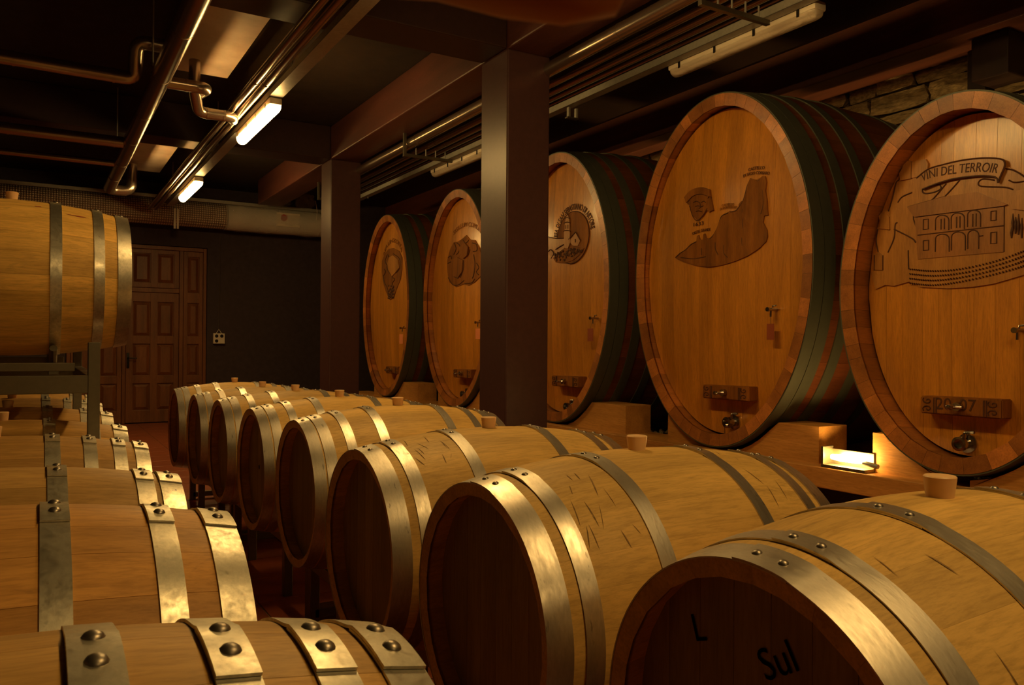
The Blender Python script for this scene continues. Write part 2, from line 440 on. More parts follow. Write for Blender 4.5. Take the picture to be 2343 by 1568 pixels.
# ------------------------------------------------------------------ barriques
BL, RB, RE = .463, .35, .298
def prof(x): return RB-(RB-RE)*(abs(x)/BL)**2.05
def pslope(x): return -(RB-RE)*2.05*(abs(x)/BL)**1.05/BL*(1 if x > 0 else -1)
def Pb(u, x):
    r = prof(x); s = pslope(x); n = Vector((-s, -sin(u), cos(u))).normalized()
    return Vector((x, -r*sin(u), r*cos(u))), n       # u=0 top, positive towards -Y
def barrel_meshes(key, nst, gap, hoops, mat, hmat, seed):
    rn = random.Random(seed); d = {}
    ws = [rn.uniform(.75, 1.3) for _ in range(nst)]; t = sum(ws); u = rn.random()
    xs = [-BL+.0, -BL+.012]+[-.43+.86*k/12 for k in range(13)]+[BL-.012, BL]
    d['staves'] = []
    for w in ws:
        u1 = u+2*pi*w/t
        me = stave_mesh(Pb, u+gap/RB, u1-gap/RB, xs, .028, 5); me.materials.append(mat); d['staves'].append(me); u = u1
    d['heads'] = []
    rin = prof(BL-.05)-.026; nb = 8
    for b_ in range(nb):
        y0 = -rin+2*rin*b_/nb+.0005; y1 = -rin+2*rin*(b_+1)/nb-.0005
        poly = []
        for k in range(7):
            y = y0+(y1-y0)*k/6; poly.append((y, -sqrt(max(rin*rin-y*y, 1e-5))))
        for k in range(7):
            y = y1-(y1-y0)*k/6; poly.append((y, sqrt(max(rin*rin-y*y, 1e-5))))
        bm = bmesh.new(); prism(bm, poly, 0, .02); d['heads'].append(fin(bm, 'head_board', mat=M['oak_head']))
    d['hoops'] = []
    for (xc, w) in hoops:
        t_ = .0026 if key[0] == 'R' else .0034; lap = .32; end = .27; ramp_ = .05; sg = -1 if key[0] == 'R' else 1
        start = end-lap-.0; n = 110; total = 2*pi+lap
        vs, fs = [], []
        for k in range(n+1):
            th = start+total*k/n          # runs from under the lap all the way round to the lap end
            into = th-(start+2*pi)
            e = 0 if into < -ramp_ else t_*1.15*min(1, (into+ramp_)/ramp_)
            for (dx, off) in ((-w/2, 0), (w/2, 0), (w/2, t_), (-w/2, t_)):
                p, nn = Pb(th*sg+(.20 if sg < 0 else 0), xc+dx); p = p+nn*(off+e+.0003); vs.append(p)
        for k in range(n):
            for q in range(4): fs.append((k*4+q, k*4+(q+1) % 4, (k+1)*4+(q+1) % 4, (k+1)*4+q))
        fs.append((0, 3, 2, 1)); fs.append((n*4, n*4+1, n*4+2, n*4+3))
        me = bpy.data.meshes.new('hoop'); me.from_pydata(vs, [], fs); me.update()
        bm = bmesh.new(); bm.from_mesh(me); bpy.data.meshes.remove(me)
        me = fin(bm, 'hoop', smooth=35, mat=hmat)
        riv = []
        for th in (.0, .15):
            p, nn = Pb(th, xc); riv.append((p+nn*(2*t_+.0005), nn))
        d['hoops'].append((me, riv))
    return d
def rivet_mesh(r):
    bm = bmesh.new(); lathe(bm, [(0, r*.55), (r*.45, r*.5), (r*.8, r*.3), (r, .0), (r, -r*.2)], (0, 0, 0), (0, 0, 1), 12); return fin(bm, 'rivet', smooth=60, mat=M['rivet'])
RIV_L, RIV_R = rivet_mesh(.0105), rivet_mesh(.0078)
bm = bmesh.new(); lathe(bm, [(0, .036), (.024, .036), (.026, .034), (.0205, -.012), (0, -.012)], (0, 0, 0), (0, 0, 1), 28); BUNG = fin(bm, 'bung', smooth=30, mat=M['bung'])
E1, E2, E3 = .052, .040, .040
H3 = [(s*a, w) for s in (-1, 1) for a, w in ((.4365, .055), (.362, .040), (.165, .040))]
H4 = [(s*a, w) for s in (-1, 1) for a, w in ((.441, .046), (.390, .044), (.300, .038), (.160, .040))]
HL3 = [(s*a, w) for s in (-1, 1) for a, w in ((.4365, .056), (.335, .042), (.170, .044))]
HL5 = [(s*a, w) for s in (-1, 1) for a, w in ((.4365, .056), (.372, .044), (.170, .044))]
HL4 = [(s*a, w) for s in (-1, 1) for a, w in ((.4405, .046), (.370, .040), (.280, .040), (.170, .044))]
BM = {
 'R3': barrel_meshes('R3', 27, .00010, H3, M['oak_r'], M['hoop_r'], 1),
 'R4': barrel_meshes('R4', 27, .00010, H4, M['oak_r'], M['hoop_r'], 2),
 'L3': barrel_meshes('L3', 24, .0004, HL3, M['oak_l'], M['hoop_l'], 3),
 'L5': barrel_meshes('L5', 24, .0004, HL5, M['oak_l'], M['hoop_l'], 5),
 'L4': barrel_meshes('L4', 24, .0004, HL4, M['oak_l'], M['hoop_l'], 4)}
def barrel(kind, loc, label, group, color=(1, 1, 1), bung=True, roll=0, yaw=0):
    d = BM[kind]; z0 = loc[2]-RB
    root = empty('wine_barrel', label, 'barrel', (loc[0], loc[1], z0), group, rotz=yaw)
    c = (0, 0, RB)
    for me in d['staves']: link('stave', me, root, loc=c, color=color)
    for me in d['heads']:
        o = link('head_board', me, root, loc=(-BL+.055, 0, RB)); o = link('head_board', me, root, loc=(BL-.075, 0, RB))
    riv = RIV_R if kind[0] == 'R' else RIV_L
    for me, rv in d['hoops']:
        h = link('hoop', me, root, loc=c)
        for p, nn in rv:
            r_ = link('rivet', riv, h, loc=p); r_.rotation_mode = 'QUATERNION'; r_.rotation_quaternion = nn.to_track_quat('Z', 'Y')
    if bung: link('bung', BUNG, root, loc=(0, 0, RB+RB-.001))
    return root
RX = 1.31
right = [(.792, 1.002, 'R3', 'pale oak barrel nearest the camera on the right, black script on its dark head'),
 (1.585, .990, 'R3', 'pale oak barrel, second from the front of the right row, black scuffs beside its hoops'),
 (2.36, .975, 'R3', 'oak barrel third from the front of the right row, standing before the nearer pillar'),
 (3.20, .992, 'R4', 'oak barrel fourth from the front of the right row with paired end hoops'),
 (3.97, .984, 'R4', 'oak barrel fifth from the front of the right row, small black hole in its head'),
 (4.785, .974, 'R4', 'oak barrel sixth from the front of the right row with bright paired end hoops'),
 (5.60, .958, 'R4', 'oak barrel second from the far end of the right row with a darker bung'),
 (6.50, .950, 'R4', 'oak barrel at the far end of the right row, farthest from the camera')]
RB_OBJ = []
for i, (y, zt, k, lab) in enumerate(right):
    tone = (1, .97, .92) if i < 3 else (1.0, .95, .85)
    sc_ = 1 if k == 'R3' else .965
    rb_ = barrel(k, (RX if k == 'R3' else RX+.02, y, zt-.70*sc_+RB), lab, 'oak barrels in the right row', tone)
    if k == 'R4': rb_.scale = (.955, sc_, sc_)
    RB_OBJ.append(rb_)
LX = -.125
left = [(.82, .982, 'L4', (1.0, .90, .74), 'oak barrel nearest the camera at the bottom left, big dull rivets on its hoops'),
 (1.63, .966, 'L3', (1.06, .84, .62), 'orange stained oak barrel, second from the front of the left row'),
 (2.41, .928, 'L5', (.92, .84, .72), 'oak barrel third in the left row, blue 5 written on its end hoop'),
 (3.16, .935, 'L4', (.72, .62, .50), 'darker oak barrel fourth in the left row with four dull hoops'),
 (3.94, .925, 'L3', (.95, .82, .62), 'oak barrel fifth in the left row, half shaded under the steel rack'),
 (4.72, .925, 'L3', (.95, .82, .62), 'oak barrel sixth in the left row, behind the foot of the steel rack'),
 (5.50, .925, 'L4', (.95, .82, .62), 'oak barrel seventh in the left row, seen under the steel rack'),
 (6.28, .925, 'L3', (.95, .82, .62), 'oak barrel at the far end of the left row, mostly hidden')]
LB_OBJ = []
for y, zt, k, tone, lab in left:
    LB_OBJ.append(barrel(k, (LX-(.018 if y == 1.63 else 0), y, zt-RB), lab, 'oak barrels in the lower left row', tone))
UP = barrel('L3', (-.105, 4.24, 1.54), 'oak barrel on the upper level at the left, red wine stains and yellow bung', 'oak barrels on the upper left rack', (1.45, 1.35, .95))
barrel('L3', (-.105, 5.04, 1.54), 'second upper oak barrel on the left, hidden behind the stained one', 'oak barrels on the upper left rack', (1.05, .95, .72))
# wine stains on the upper barrel, "5" on a hoop, script on a head, hole in a head
def surf_patch(root, cx, cu, pts, mat, name, lift=.0009):
    bm = bmesh.new(); vs = []
    for dx, du in pts:
        p, n = Pb(cu+du, cx+dx); vs.append(bm.verts.new(p+n*lift))
    bm.faces.new(vs); o = link(name, fin(bm, mat=mat), root, loc=(0, 0, RB)); return o
surf_patch(UP, .245, .62, [(-.045, -.012), (-.01, -.004), (.03, -.010), (.045, .012), (.01, .016), (-.02, .008)], M['wine'], 'wine_stain')
surf_patch(UP, .10, .50, [(-.012, -.008), (.012, -.01), (.014, .008), (-.01, .012)], M['wine'], 'wine_stain')

def text_mesh(s, size=1.0, extrude=.0):
    cu = bpy.data.curves.new('t', 'FONT'); cu.body = s; cu.size = size; cu.extrude = extrude; cu.resolution_u = 3
    o = bpy.data.objects.new('t', cu); COL.objects.link(o)
    dg = bpy.context.evaluated_depsgraph_get(); me = bpy.data.meshes.new_from_object(o.evaluated_get(dg))
    bpy.data.objects.remove(o, do_unlink=True)
    me.materials.clear(); return me
me = text_mesh('5', .034)
for v in me.vertices:
    x, y = v.co.x, v.co.y
    p, n = Pb(.42-y/RB, .432+x); v.co = p+n*.0034
link('chalk_mark', me, LB_OBJ[2], M['ink_blue'], loc=(0, 0, RB), label='blue chalk number 5 on the end hoop')
def scuffs(root, seed, n, x0, x1, u0, u1):
    rn = random.Random(seed); bm = bmesh.new()
    for k in range(n):
        cx = rn.uniform(x0, x1); cu = rn.uniform(u0, u1); ln = rn.uniform(.03, .12); w = rn.uniform(.0005, .0018); sk = rn.uniform(-.012, .012)
        pl = [bm.verts.new(sum(((p+nn*.0007) for p, nn in [Pb(cu+du, cx+dx+sk*du/ln)]), Vector())) for dx, du in ((-w*.2, -ln), (w, -ln*.3), (w*.8, ln*.4), (w*.1, ln), (-w, ln*.3), (-w*.7, -ln*.4))]
        bm.faces.new(pl)
    o = link('scuff_marks', fin(bm, mat=M['scuff']), root, loc=(0, 0, RB)); o['kind'] = 'stuff'
scuffs(RB_OBJ[1], 1, 12, -.33, -.21, .30, .95); scuffs(RB_OBJ[0], 2, 16, -.33, -.05, .35, 1.1); scuffs(RB_OBJ[2], 3, 10, -.33, -.22, .15, .6); scuffs(RB_OBJ[1], 4, 5, .2, .3, .1, .8)
def head_text(root, s, size, y, z, rot, mat, name):
    me = text_mesh(s, size, .0002)
    for v in me.vertices:
        a, b2 = v.co.x, v.co.y
        yy = -(a*cos(rot)-b2*sin(rot)); zz = a*sin(rot)+b2*cos(rot)
        v.co = Vector((-BL+.0535, y+yy, z+zz))
    return link(name, me, root, mat, loc=(0, 0, RB))
for t_s, sz, px, py, rt in (('L', .06, 1590, 1468, .35), ('Sul', .062, 1752, 1560, .55)):
    q = at(px, py, X=RX-BL+.0535); head_text(RB_OBJ[0], t_s, sz, q.y-right[0][0], q.z-(right[0][1]-RB), rt, M['ink'], 'marker_writing')
bm = bmesh.new(); lathe(bm, [(0, .002), (.011, .002), (.011, -.006), (0, -.006)], (-BL+.055, .04, .0), (-1, 0, 0), 14)
link('spigot_hole', fin(bm, mat=M['ink']), RB_OBJ[4], loc=(0, 0, RB))

# racks -----------------------------------------------------------------------
def rack(xc, yc, ztop, zbase, dy, label, group, skid=True):
    """steel two-barrel rack: rails under both barrels with saddles, posts, skids"""
    root = empty('barrel_rack', label, 'rack', (xc, yc, zbase), group)
    q = .022; hx = .23; H = ztop-zbase
    for sx in (-1, 1):
        zt = H
        link('rail', boxme((sx*hx-q, -.80, zt-.05), (sx*hx+q, .80, zt), .004, M['steel']), root)
        for sy in (-.78, -.38, .38, .78):
            link('leg', boxme((sx*hx-q, sy-q, 0), (sx*hx+q, sy+q, zt-.05), .003, M['steel']), root)
        for b_ in (-1, 1):
            for e in (-1, 1):
                bm = bmesh.new(); yb = b_*dy
                tube(bm, [(sx*hx, yb+e*.08, zt+.015), (sx*hx, yb+e*.20, zt+.075)], .02, 8)
                link('saddle', fin(bm, smooth=40, mat=M['steel']), root)
    for sy in (-.78, .78):
        link('cross_bar', boxme((-hx, sy-q, H-.048), (hx, sy+q, H-.004), .003, M['steel']), root)
        link('cross_bar', boxme((-hx, sy-q, .02), (hx, sy+q, .06), .003, M['steel']), root)
    return root
for yc, z in ((1.19, .996), (2.78, .983), (4.38, .979), (6.05, .954)):
    rack(RX, yc, z-.70+(.01 if z > .98 else .03), 0, .40, 'dark steel rack under the %s pair of barrels in the right row' % {1.19: 'nearest', 2.78: 'second nearest', 4.38: 'third nearest', 6.05: 'farthest'}[yc], 'steel racks under the right row')
for yc, z in ((1.21, .980), (2.77, .931), (4.33, .925), (5.89, .925)):
    rack(LX, yc, z-.70+.008, 0, .39, 'dark steel rack under the %s pair of barrels in the lower left row' % {1.21: 'nearest', 2.77: 'second nearest', 4.33: 'third nearest', 5.89: 'farthest'}[yc], 'steel racks under the left row')
# upper rack: stands with its corner posts between the lower barrels
ur = empty('barrel_rack', 'dark steel rack holding the upper left barrel, square corner posts', 'rack', (0, 3.78, .825))
def ub(name, a, b, bev=.003, mat='steel'):
    return link(name, boxme((a[0], a[1]-3.78, a[2]-.835), (b[0], b[1]-3.78, b[2]-.835), bev, M[mat]), ur)
for y in (3.69, 5.25):
    for x in (.176, -.43): ub('corner_post', (x, y-.02, .825), (x+.045, y+.025, 1.262))
    ub('cross_rail', (-.9, y-.018, 1.055), (.18, y+.02, 1.128))
    ub('cross_rail', (-.9, y-.01, 1.145), (.13, y+.035, 1.178))
for x in (.176, -.43):
    ub('side_rail', (x, 3.69, 1.075), (x+.045, 5.25, 1.125))
for x in (.06, -.36):
    for yb in (4.24, 5.04):
        for e in (-1, 1):
            bm = bmesh.new(); tube(bm, [(x, yb-3.78+e*.05, .315), (x, yb-3.78+e*.19, .40)], .016, 8)
            link('saddle', fin(bm, smooth=40, mat=M['steel']), ur)
        ub('saddle_bar', (x-.02, yb-.26, 1.12), (x+.02, yb+.26, 1.146))

# ------------------------------------------------------------------ big oval casks
CLX = 1.78
def cask_factory(a, b, L_=CLX, nst=52, bow=(.028, .05)):
    # bow: how far the head bows out towards the room across and along its boards
    # arc-length table of the ellipse, u in [0,1)
    n = 720; cum = [0]; pts = [(a*sin(2*pi*k/n), b*cos(2*pi*k/n)) for k in range(n+1)]
    for p, q in zip(pts, pts[1:]): cum.append(cum[-1]+sqrt((q[0]-p[0])**2+(q[1]-p[1])**2))
    tot = cum[-1]
    def th(u):
        s = (u % 1)*tot; lo = 0; hi = n
        while hi-lo > 1:
            m_ = (lo+hi)//2
            if cum[m_] <= s: lo = m_
            else: hi = m_
        return 2*pi*(lo+(s-cum[lo])/(cum[hi]-cum[lo]))/n
    def sc(x): return 1+.055*(1-((x-L_/2)/(L_/2))**2)
    def P(u, x):
        t = th(u); k = sc(x); nn = Vector((0, -sin(t)/a, cos(t)/b)).normalized()
        slope = -2*.055*(x-L_/2)/(L_/2)**2*((a+b)/2)
        nn = Vector((-slope, nn.y, nn.z)).normalized()
        return Vector((x, -a*k*sin(t), b*k*cos(t))), nn
    d = {'P': P, 'a': a, 'b': b, 'bow': bow}
    xs = [0, .02]+[.1+(L_-.2)*k/6 for k in range(7)]+[L_-.02, L_]
    rn = random.Random(int(a*100)); ws = [rn.uniform(.7, 1.35) for _ in range(nst)]; t_ = sum(ws); u = 0; d['staves'] = []
    for w in ws:
        u1 = u+w/t_; g = .0006/tot
        me = stave_mesh(P, u+g, u1-g, xs, .078, 4)
        me.materials.append(M['cask_body']); me.materials.append(M['cask_rim'])
        for p in me.polygons:      # the planed end grain and the inside of the chime keep the varnish
            if abs(p.normal.x) > .8 or p.index % 1 == 0 and (p.normal.y*p.center.y+p.normal.z*p.center.z) < 0: p.material_index = 1
        d['staves'].append(me); u = u1
    d['hoops'] = []
    for xc, w in ((.045, .085), (.135, .085), (.29, .08), (.50, .075), (.75, .07), (L_-.50, .075), (L_-.29, .08), (L_-.135, .085), (L_-.045, .085)):
        if w == 0: continue
        vs, fs = [], []; n2 = 120
        for k in range(n2):
            for dx, off in ((-w/2, 0), (w/2, 0), (w/2, .008), (-w/2, .008)):
                p, nn = P(k/n2, xc+dx); vs.append(p+nn*(off+.0004))
        for k in range(n2):
            k2 = (k+1) % n2
            for q in range(4): fs.append((k*4+q, k*4+(q+1) % 4, k2*4+(q+1) % 4, k2*4+q))
        me = bpy.data.meshes.new('h'); me.from_pydata(vs, [], fs); bm = bmesh.new(); bm.from_mesh(me)
        d['hoops'].append(fin(bm, 'hoop', smooth=35, mat=M['cask_hoop']))
    # head boards, vertical, slightly domed outwards at the middle
    ai, bi = a-.079, b-.079; nb = 11; rn = random.Random(5); ws = [rn.uniform(.75, 1.3) for _ in range(nb)]; t_ = sum(ws); y = -ai; d['heads'] = []
    for w in ws:
        y1 = y+2*ai*w/t_; bm = bmesh.new(); nk = 5; nz = 14
        def zt(yy): return bi*sqrt(max(1-(yy/ai)**2, 0))
        def dome(yy, zz):
            return bow[0]*(yy/ai)**2+bow[1]*((zz/bi)**2-1)
        rows_ = []
        for k in range(nk+1):
            yy = y+.0006+(y1-y-.0012)*k/nk; rows_.append([bm.verts.new((dome(yy, zt(yy)*(2*j/nz-1)), yy, zt(yy)*(2*j/nz-1))) for j in range(nz+1)])
        back = [[bm.verts.new((.05, r_[0].co.y, r_[0].co.z)), bm.verts.new((.05, r_[0].co.y, r_[-1].co.z))] for r_ in rows_]
        for k in range(nk):
            for j in range(nz):
                q = (rows_[k][j], rows_[k+1][j], rows_[k+1][j+1], rows_[k][j+1])
                try: bm.faces.new(q)
                except Exception: pass
            bm.faces.new((back[k][0], back[k+1][0], back[k+1][1], back[k][1]))
            bm.faces.new((back[k][0], back[k+1][0], rows_[k+1][0], rows_[k][0])); bm.faces.new((back[k][1], back[k+1][1], rows_[k+1][-1], rows_[k][-1]))
        bm.faces.new([*rows_[0], back[0][1], back[0][0]]); bm.faces.new([*rows_[-1], back[-1][1], back[-1][0]])
        bmesh.ops.remove_doubles(bm, verts=bm.verts[:], dist=1e-5)
        d['heads'].append(fin(bm, 'head_board', smooth=25, mat=M['cask_head'])); y = y1
    return d
XC = 3.87; REC = .10
big = cask_factory(.795, 1.168); big_flat = cask_factory(.795, 1.168, bow=(.008, .05)); big_full = cask_factory(.795, 1.168, bow=(.052, .05)); small = cask_factory(.635, .935, nst=44, bow=(.012, .02))
HX = XC+REC-.05      # plane of the head centre
DIM = {}
def conform(root, me):
    a, b_, c, bw = DIM[root.name]
    for v in me.vertices: v.co.x += bw[0]*(v.co.y/a)**2+bw[1]*((v.co.z-c)/b_)**2
    me.update(); return me
def dice(bm, st=.05):
    for ax in (1, 2):
        lo = min(v.co[ax] for v in bm.verts); hi = max(v.co[ax] for v in bm.verts); k = lo+st
        while k < hi-.004:
            p = [0, 0, 0]; p[ax] = k; n = [0, 0, 0]; n[ax] = 1
            bmesh.ops.bisect_plane(bm, geom=bm.verts[:]+bm.edges[:]+bm.faces[:], plane_co=p, plane_no=n); k += st
def cask(d, yc, zc, label):
    root = empty('oval_cask', label, 'cask', (XC, yc, zc-d['b']*1.055), 'big oval casks along the stone wall')
    c = (0, 0, d['b']*1.055); root_rec = REC+(.05 if d is small else 0)
    DIM[root.name] = (d['a']-.079, d['b']-.079, c[2], d['bow'])
    for me in d['staves']: link('stave', me, root, loc=c)
    for me in d['hoops']: link('hoop', me, root, loc=c)
    for me in d['heads']:
        link('head_board', me, root, loc=(root_rec, 0, c[2]))
        o = link('head_board', me, root, loc=(CLX-root_rec, 0, c[2])); o.scale = (-1, 1, 1)
    return root
CK = {}
CK[1] = cask(small, 2.285, 1.572, 'smaller oval cask at the right edge, carved villa and lettered banner on its head')
CK[2] = cask(big_flat, 3.905, 1.763, 'big oval cask with carved castle ridge and shield, second from the right')
CK[3] = cask(big_full, 5.83, 1.763, 'big oval cask with a round church carving, right behind the nearer pillar')
CK[4] = cask(big, 7.77, 1.763, 'big oval cask with a carved coat of arms, left of the nearer pillar')
CK[5] = cask(big, 9.78, 1.763, 'big oval cask farthest left, carved emblem and bright orange tag')

def loc_of(root, p): return Vector(p)-root.location
def yz(x, y): p = at(x, y, X=HX-.004); return (p.y, p.z)
def cpoly(root, pts, name, mat, x0, x1, label=None, conv=yz):
    """plate carved out of the head: polygon from pixel points that lie on the head plane"""
    bm = bmesh.new(); l = root.location
    prism(bm, [(conv(*p)[0]-l.y, conv(*p)[1]-l.z) for p in pts], HX-x0-l.x, HX-x1-l.x)
    dice(bm)
    if name == 'carved_ridge':
        xm = min(v.co.x for v in bm.verts)
        for v in bm.verts:
            if v.co.x < xm+.001: v.co.x += .007*noise.noise(v.co*14)
    return link(name, conform(root, fin(bm, mat=M[mat])), root, label=label)
def clines(root, lines, name, mat, r=.003, x=.004, conv=yz, label=None):  # raised dark tubes stand in for grooves lying in shade
    bm = bmesh.new(); l = root.location
    for ln in lines:
        rr_ = r
        if isinstance(ln[0], float): rr_ = ln[0]; ln = ln[1:]
        pts = [Vector((HX-x-l.x, conv(*p)[0]-l.y, conv(*p)[1]-l.z)) for p in ln]
        tube(bm, pts, rr_, 6)
    o = link(name, conform(root, fin(bm, smooth=40, mat=M[mat])), root, label=label); o['kind'] = 'stuff'
    return o
def smooth_path(pts, n=40):
    out = []
    P_ = [Vector((*p, 0)) for p in pts]; P_ = [P_[0]*2-P_[1]]+P_+[P_[-1]*2-P_[-2]]
    for i in range(1, len(P_)-2):
        for k in range(n//(len(P_)-3)+1):
            t = k/(n//(len(P_)-3)+1); a, b_, c, d_ = P_[i-1:i+3]
            v = .5*((2*b_)+(c-a)*t+(2*a-5*b_+4*c-d_)*t*t+(3*b_-a-3*c+d_)*t**3); out.append((v.x, v.y))
    out.append((pts[-1][0], pts[-1][1])); return out
def text_path(root, s, pts, hpx, name, mat, x=.006, conv=yz, ex=.0012, label=None, fit=True):
    """letters laid along a path on the head, hpx = cap height in the photograph"""
    me = text_mesh(s, 1.0, .5); l = root.location
    path = smooth_path(pts, 60)
    W3 = [Vector(conv(*p)) for p in path]
    Pa, Pb_ = Vector(conv(*pts[0])), Vector(conv(pts[0][0], pts[0][1]-hpx)); hm = (Pb_-Pa).length
    cum = [0]
    for a, b_ in zip(W3, W3[1:]): cum.append(cum[-1]+(b_-a).length)
    mx = max(v.co.x for v in me.vertices); mn = min(v.co.x for v in me.vertices)
    for v in me.vertices:
        s_ = (v.co.x-mn)/(mx-mn)*cum[-1]; k = 0
        while k < len(cum)-2 and cum[k+1] < s_: k += 1
        t = (s_-cum[k])/max(cum[k+1]-cum[k], 1e-9); p = W3[k].lerp(W3[k+1], t)
        k0 = max(k-2, 0); k1 = min(k+3, len(W3)-1)
        tn = (W3[k1]-W3[k0]).normalized(); nn = Vector((-tn.y, tn.x))
        if nn.y < 0: nn = -nn
        q = p+nn*(v.co.y/.70*hm)
        v.co = Vector((HX-x-l.x+v.co.z*2*ex, q.x-l.y, q.y-l.z))
    me.update(); conform(root, me); return link(name, me, root, M[mat], label=label)

# fittings of each cask
def fittings(root, tb, valve, tap, card, ccol, scale=1.0, year=None, cardw=.05):
    l = root.location
    def W(x, y, X=HX): p = at(x, y, X=X); return Vector((X, p.y, p.z))-l
    # carved wooden bar across the little door
    _, _, zc_, bw = DIM[root.name]; B_ = DIM[root.name][1]; A_ = DIM[root.name][0]
    hx = lambda q: HX-l.x+bw[0]*(q.y/A_)**2+bw[1]*((q.z-zc_)/B_)**2
    c = W(*tb, X=HX-.09); c.x = hx(c)+.015; hl = .205*scale; hh = .047*scale
    bm = bmesh.new(); poly = [(c.y-hl, c.z-hh), (c.y+hl, c.z-hh), (c.y+hl, c.z+hh*.9), (c.y-hl, c.z+hh)]
    prism(bm, poly, c.x-.10, c.x-.01); bmesh.ops.bevel(bm, geom=bm.edges[:], offset=.006, segments=2, affect='EDGES')
    bar = link('door_bar', fin(bm, mat=M['carve']), root, label='carved wooden bar across the little door')
    bm = bmesh.new()
    for s in (-1, 1):
        for k in (0, 1):
            yy = c.y+s*hl*(.58+.06*k); tube(bm, [(c.x-.10, yy, c.z-hh*.9), (c.x-.10, yy, c.z+hh*.8)], .004, 6)
        for zz in (-1, 1):
            cy, cz = c.y+s*hl*.80, c.z+zz*hh*.45
            tube(bm, [(c.x-.101, cy+cos(t*.7)*(.004+.0024*t), cz+zz*sin(t*.7)*(.003+.0016*t)) for t in range(11)], .0032, 6)
    link('scroll_carving', fin(bm, smooth=40, mat=M['groove_shade']), bar)['kind'] = 'stuff'
    # little door: arched outline + two straight seams
    bm = bmesh.new(); R1, R2 = .105*scale, .125*scale
    pts = [(c.x-.003, c.y+R1*cos(t), c.z+hh+.0*scale+R2*.5*sin(t)) for t in [pi*k/20 for k in range(21)]]
    tube(bm, pts, .0035, 6)
    zb = c.z-.33*scale
    for s in (-1, 1): tube(bm, [(c.x-.002, c.y+s*R1, c.z+hh), (c.x+.006, c.y+s*R1*.95, zb)], .0025, 6)
    link('door_seam', fin(bm, smooth=40, mat=M['groove_shade']), root)
    # bolt with ball end
    bm = bmesh.new(); o = Vector((c.x-.10, c.y-.0, c.z)); tube(bm, [o, o+Vector((-.03, 0, 0))], .022*scale, 12)
    tube(bm, [o+Vector((-.02, 0, 0)), o+Vector((-.075, 0, .0))], .010, 10)
    lathe(bm, [(0, .0), (.012, .003), (.016, .012), (.012, .022), (0, .026)], o+Vector((-.072, 0, 0)), (-1, 0, 0), 12)
    tube(bm, [o+Vector((-.045, -.04, .0)), o+Vector((-.045, .04, 0))], .007, 8)
    link('clamp_screw', fin(bm, smooth=40, mat=M['chrome']), root)
    # outlet valve
    v = W(*valve, X=HX-.09); v.x = hx(v); bm = bmesh.new()
    lathe(bm, [(0, 0), (.048*scale, 0), (.048*scale, .014), (.028*scale, .018), (.028*scale, .06), (.036*scale, .062), (.036*scale, .085), (.024*scale, .087), (.024*scale, .06), (0, .06)], v+Vector((.004, 0, 0)), (-1, 0, 0), 20)
    tube(bm, bend([v+Vector((-.03, 0, .02)), v+Vector((-.03, 0, .055*scale)), v+Vector((-.03, -.05*scale, .06*scale))], .01), .008, 8)
    link('outlet_valve', fin(bm, smooth=40, mat=M['chrome']), root)
    # sample tap
    t_ = W(*tap, X=HX-.07); t_.x = hx(t_); bm = bmesh.new()
    tube(bm, [t_+Vector((.01, 0, 0)), t_+Vector((-.075, 0, 0))], .010, 10)
    lathe(bm, [(0, 0), (.014, 0), (.014, .012), (0, .012)], t_+Vector((-.072, 0, 0)), (-1, 0, 0), 12)
    tube(bm, bend([t_+Vector((-.05, 0, 0)), t_+Vector((-.052, 0, -.045))], .01), .006, 8)
    tube(bm, [t_+Vector((-.035, 0, .0)), t_+Vector((-.035, .0, .022)), t_+Vector((-.035, -.03, .024))], .005, 8)
    link('sample_tap', fin(bm, smooth=40, mat=M['chrome']), root)
    if card:
        c1 = W(*card[0], X=HX-.05); c2 = W(*card[1], X=HX-.05)
        w = cardw; o = link('hanging_card', boxme((c1.x-.0015, c1.y-w/2, c2.z), (c1.x+.0015, c1.y+w/2, c1.z), 0, M[ccol]), root, label='orange card hanging from the tap' if ccol == 'label_o' else 'dark red card hanging from the tap')
        link('card_string', tubeme([t_+Vector((-.055, 0, 0)), Vector((c1.x, c1.y, c1.z))], .0012, 5, M['cable']), root)
    return bar
HX += .08
b1 = fittings(CK[1], (2191, 931), (2186, 1017), (2322, 756), None, None, 1.0)
HX -= .08
fittings(CK[2], (1650, 899), (1648, 968), (1757, 708), ((1763, 741), (1763, 778)), 'label_r', 1.0, cardw=.055)
fittings(CK[3], (1284, 873), (1281, 932), (1345, 728), ((1351, 752), (1352, 781)), 'label_r', 1.0, cardw=.075)
fittings(CK[4], (1050, 855), (1045, 903), (1086, 738), ((1094, 752), (1094, 776)), 'label_o', 1.0, cardw=.11)
fittings(CK[5], (890, 847), (888, 886), (914, 751), ((918, 765), (918, 787)), 'label_o', 1.0, cardw=.11)
# year on the nearest bar (the smaller cask has a deeper head)
HX += .08
me20 = [('20', 2136, 936), ('07', 2190, 940)]
for s, px, py in me20:
    m_ = text_mesh(s, .085, .001); l = CK[1].location; p = at(px, py, X=HX-.09); bx = min(v.co.x for v in b1.data.vertices)
    for v in m_.vertices: v.co = Vector((bx-.0012+v.co.z, p.y-l.y-v.co.x, p.z-l.z+v.co.y))
    link('year_number', m_, b1, M['groove_shade'], label='carved number '+s)
for o in [o for o in b1.children if o.name.startswith('year_number')]: o.parent = b1

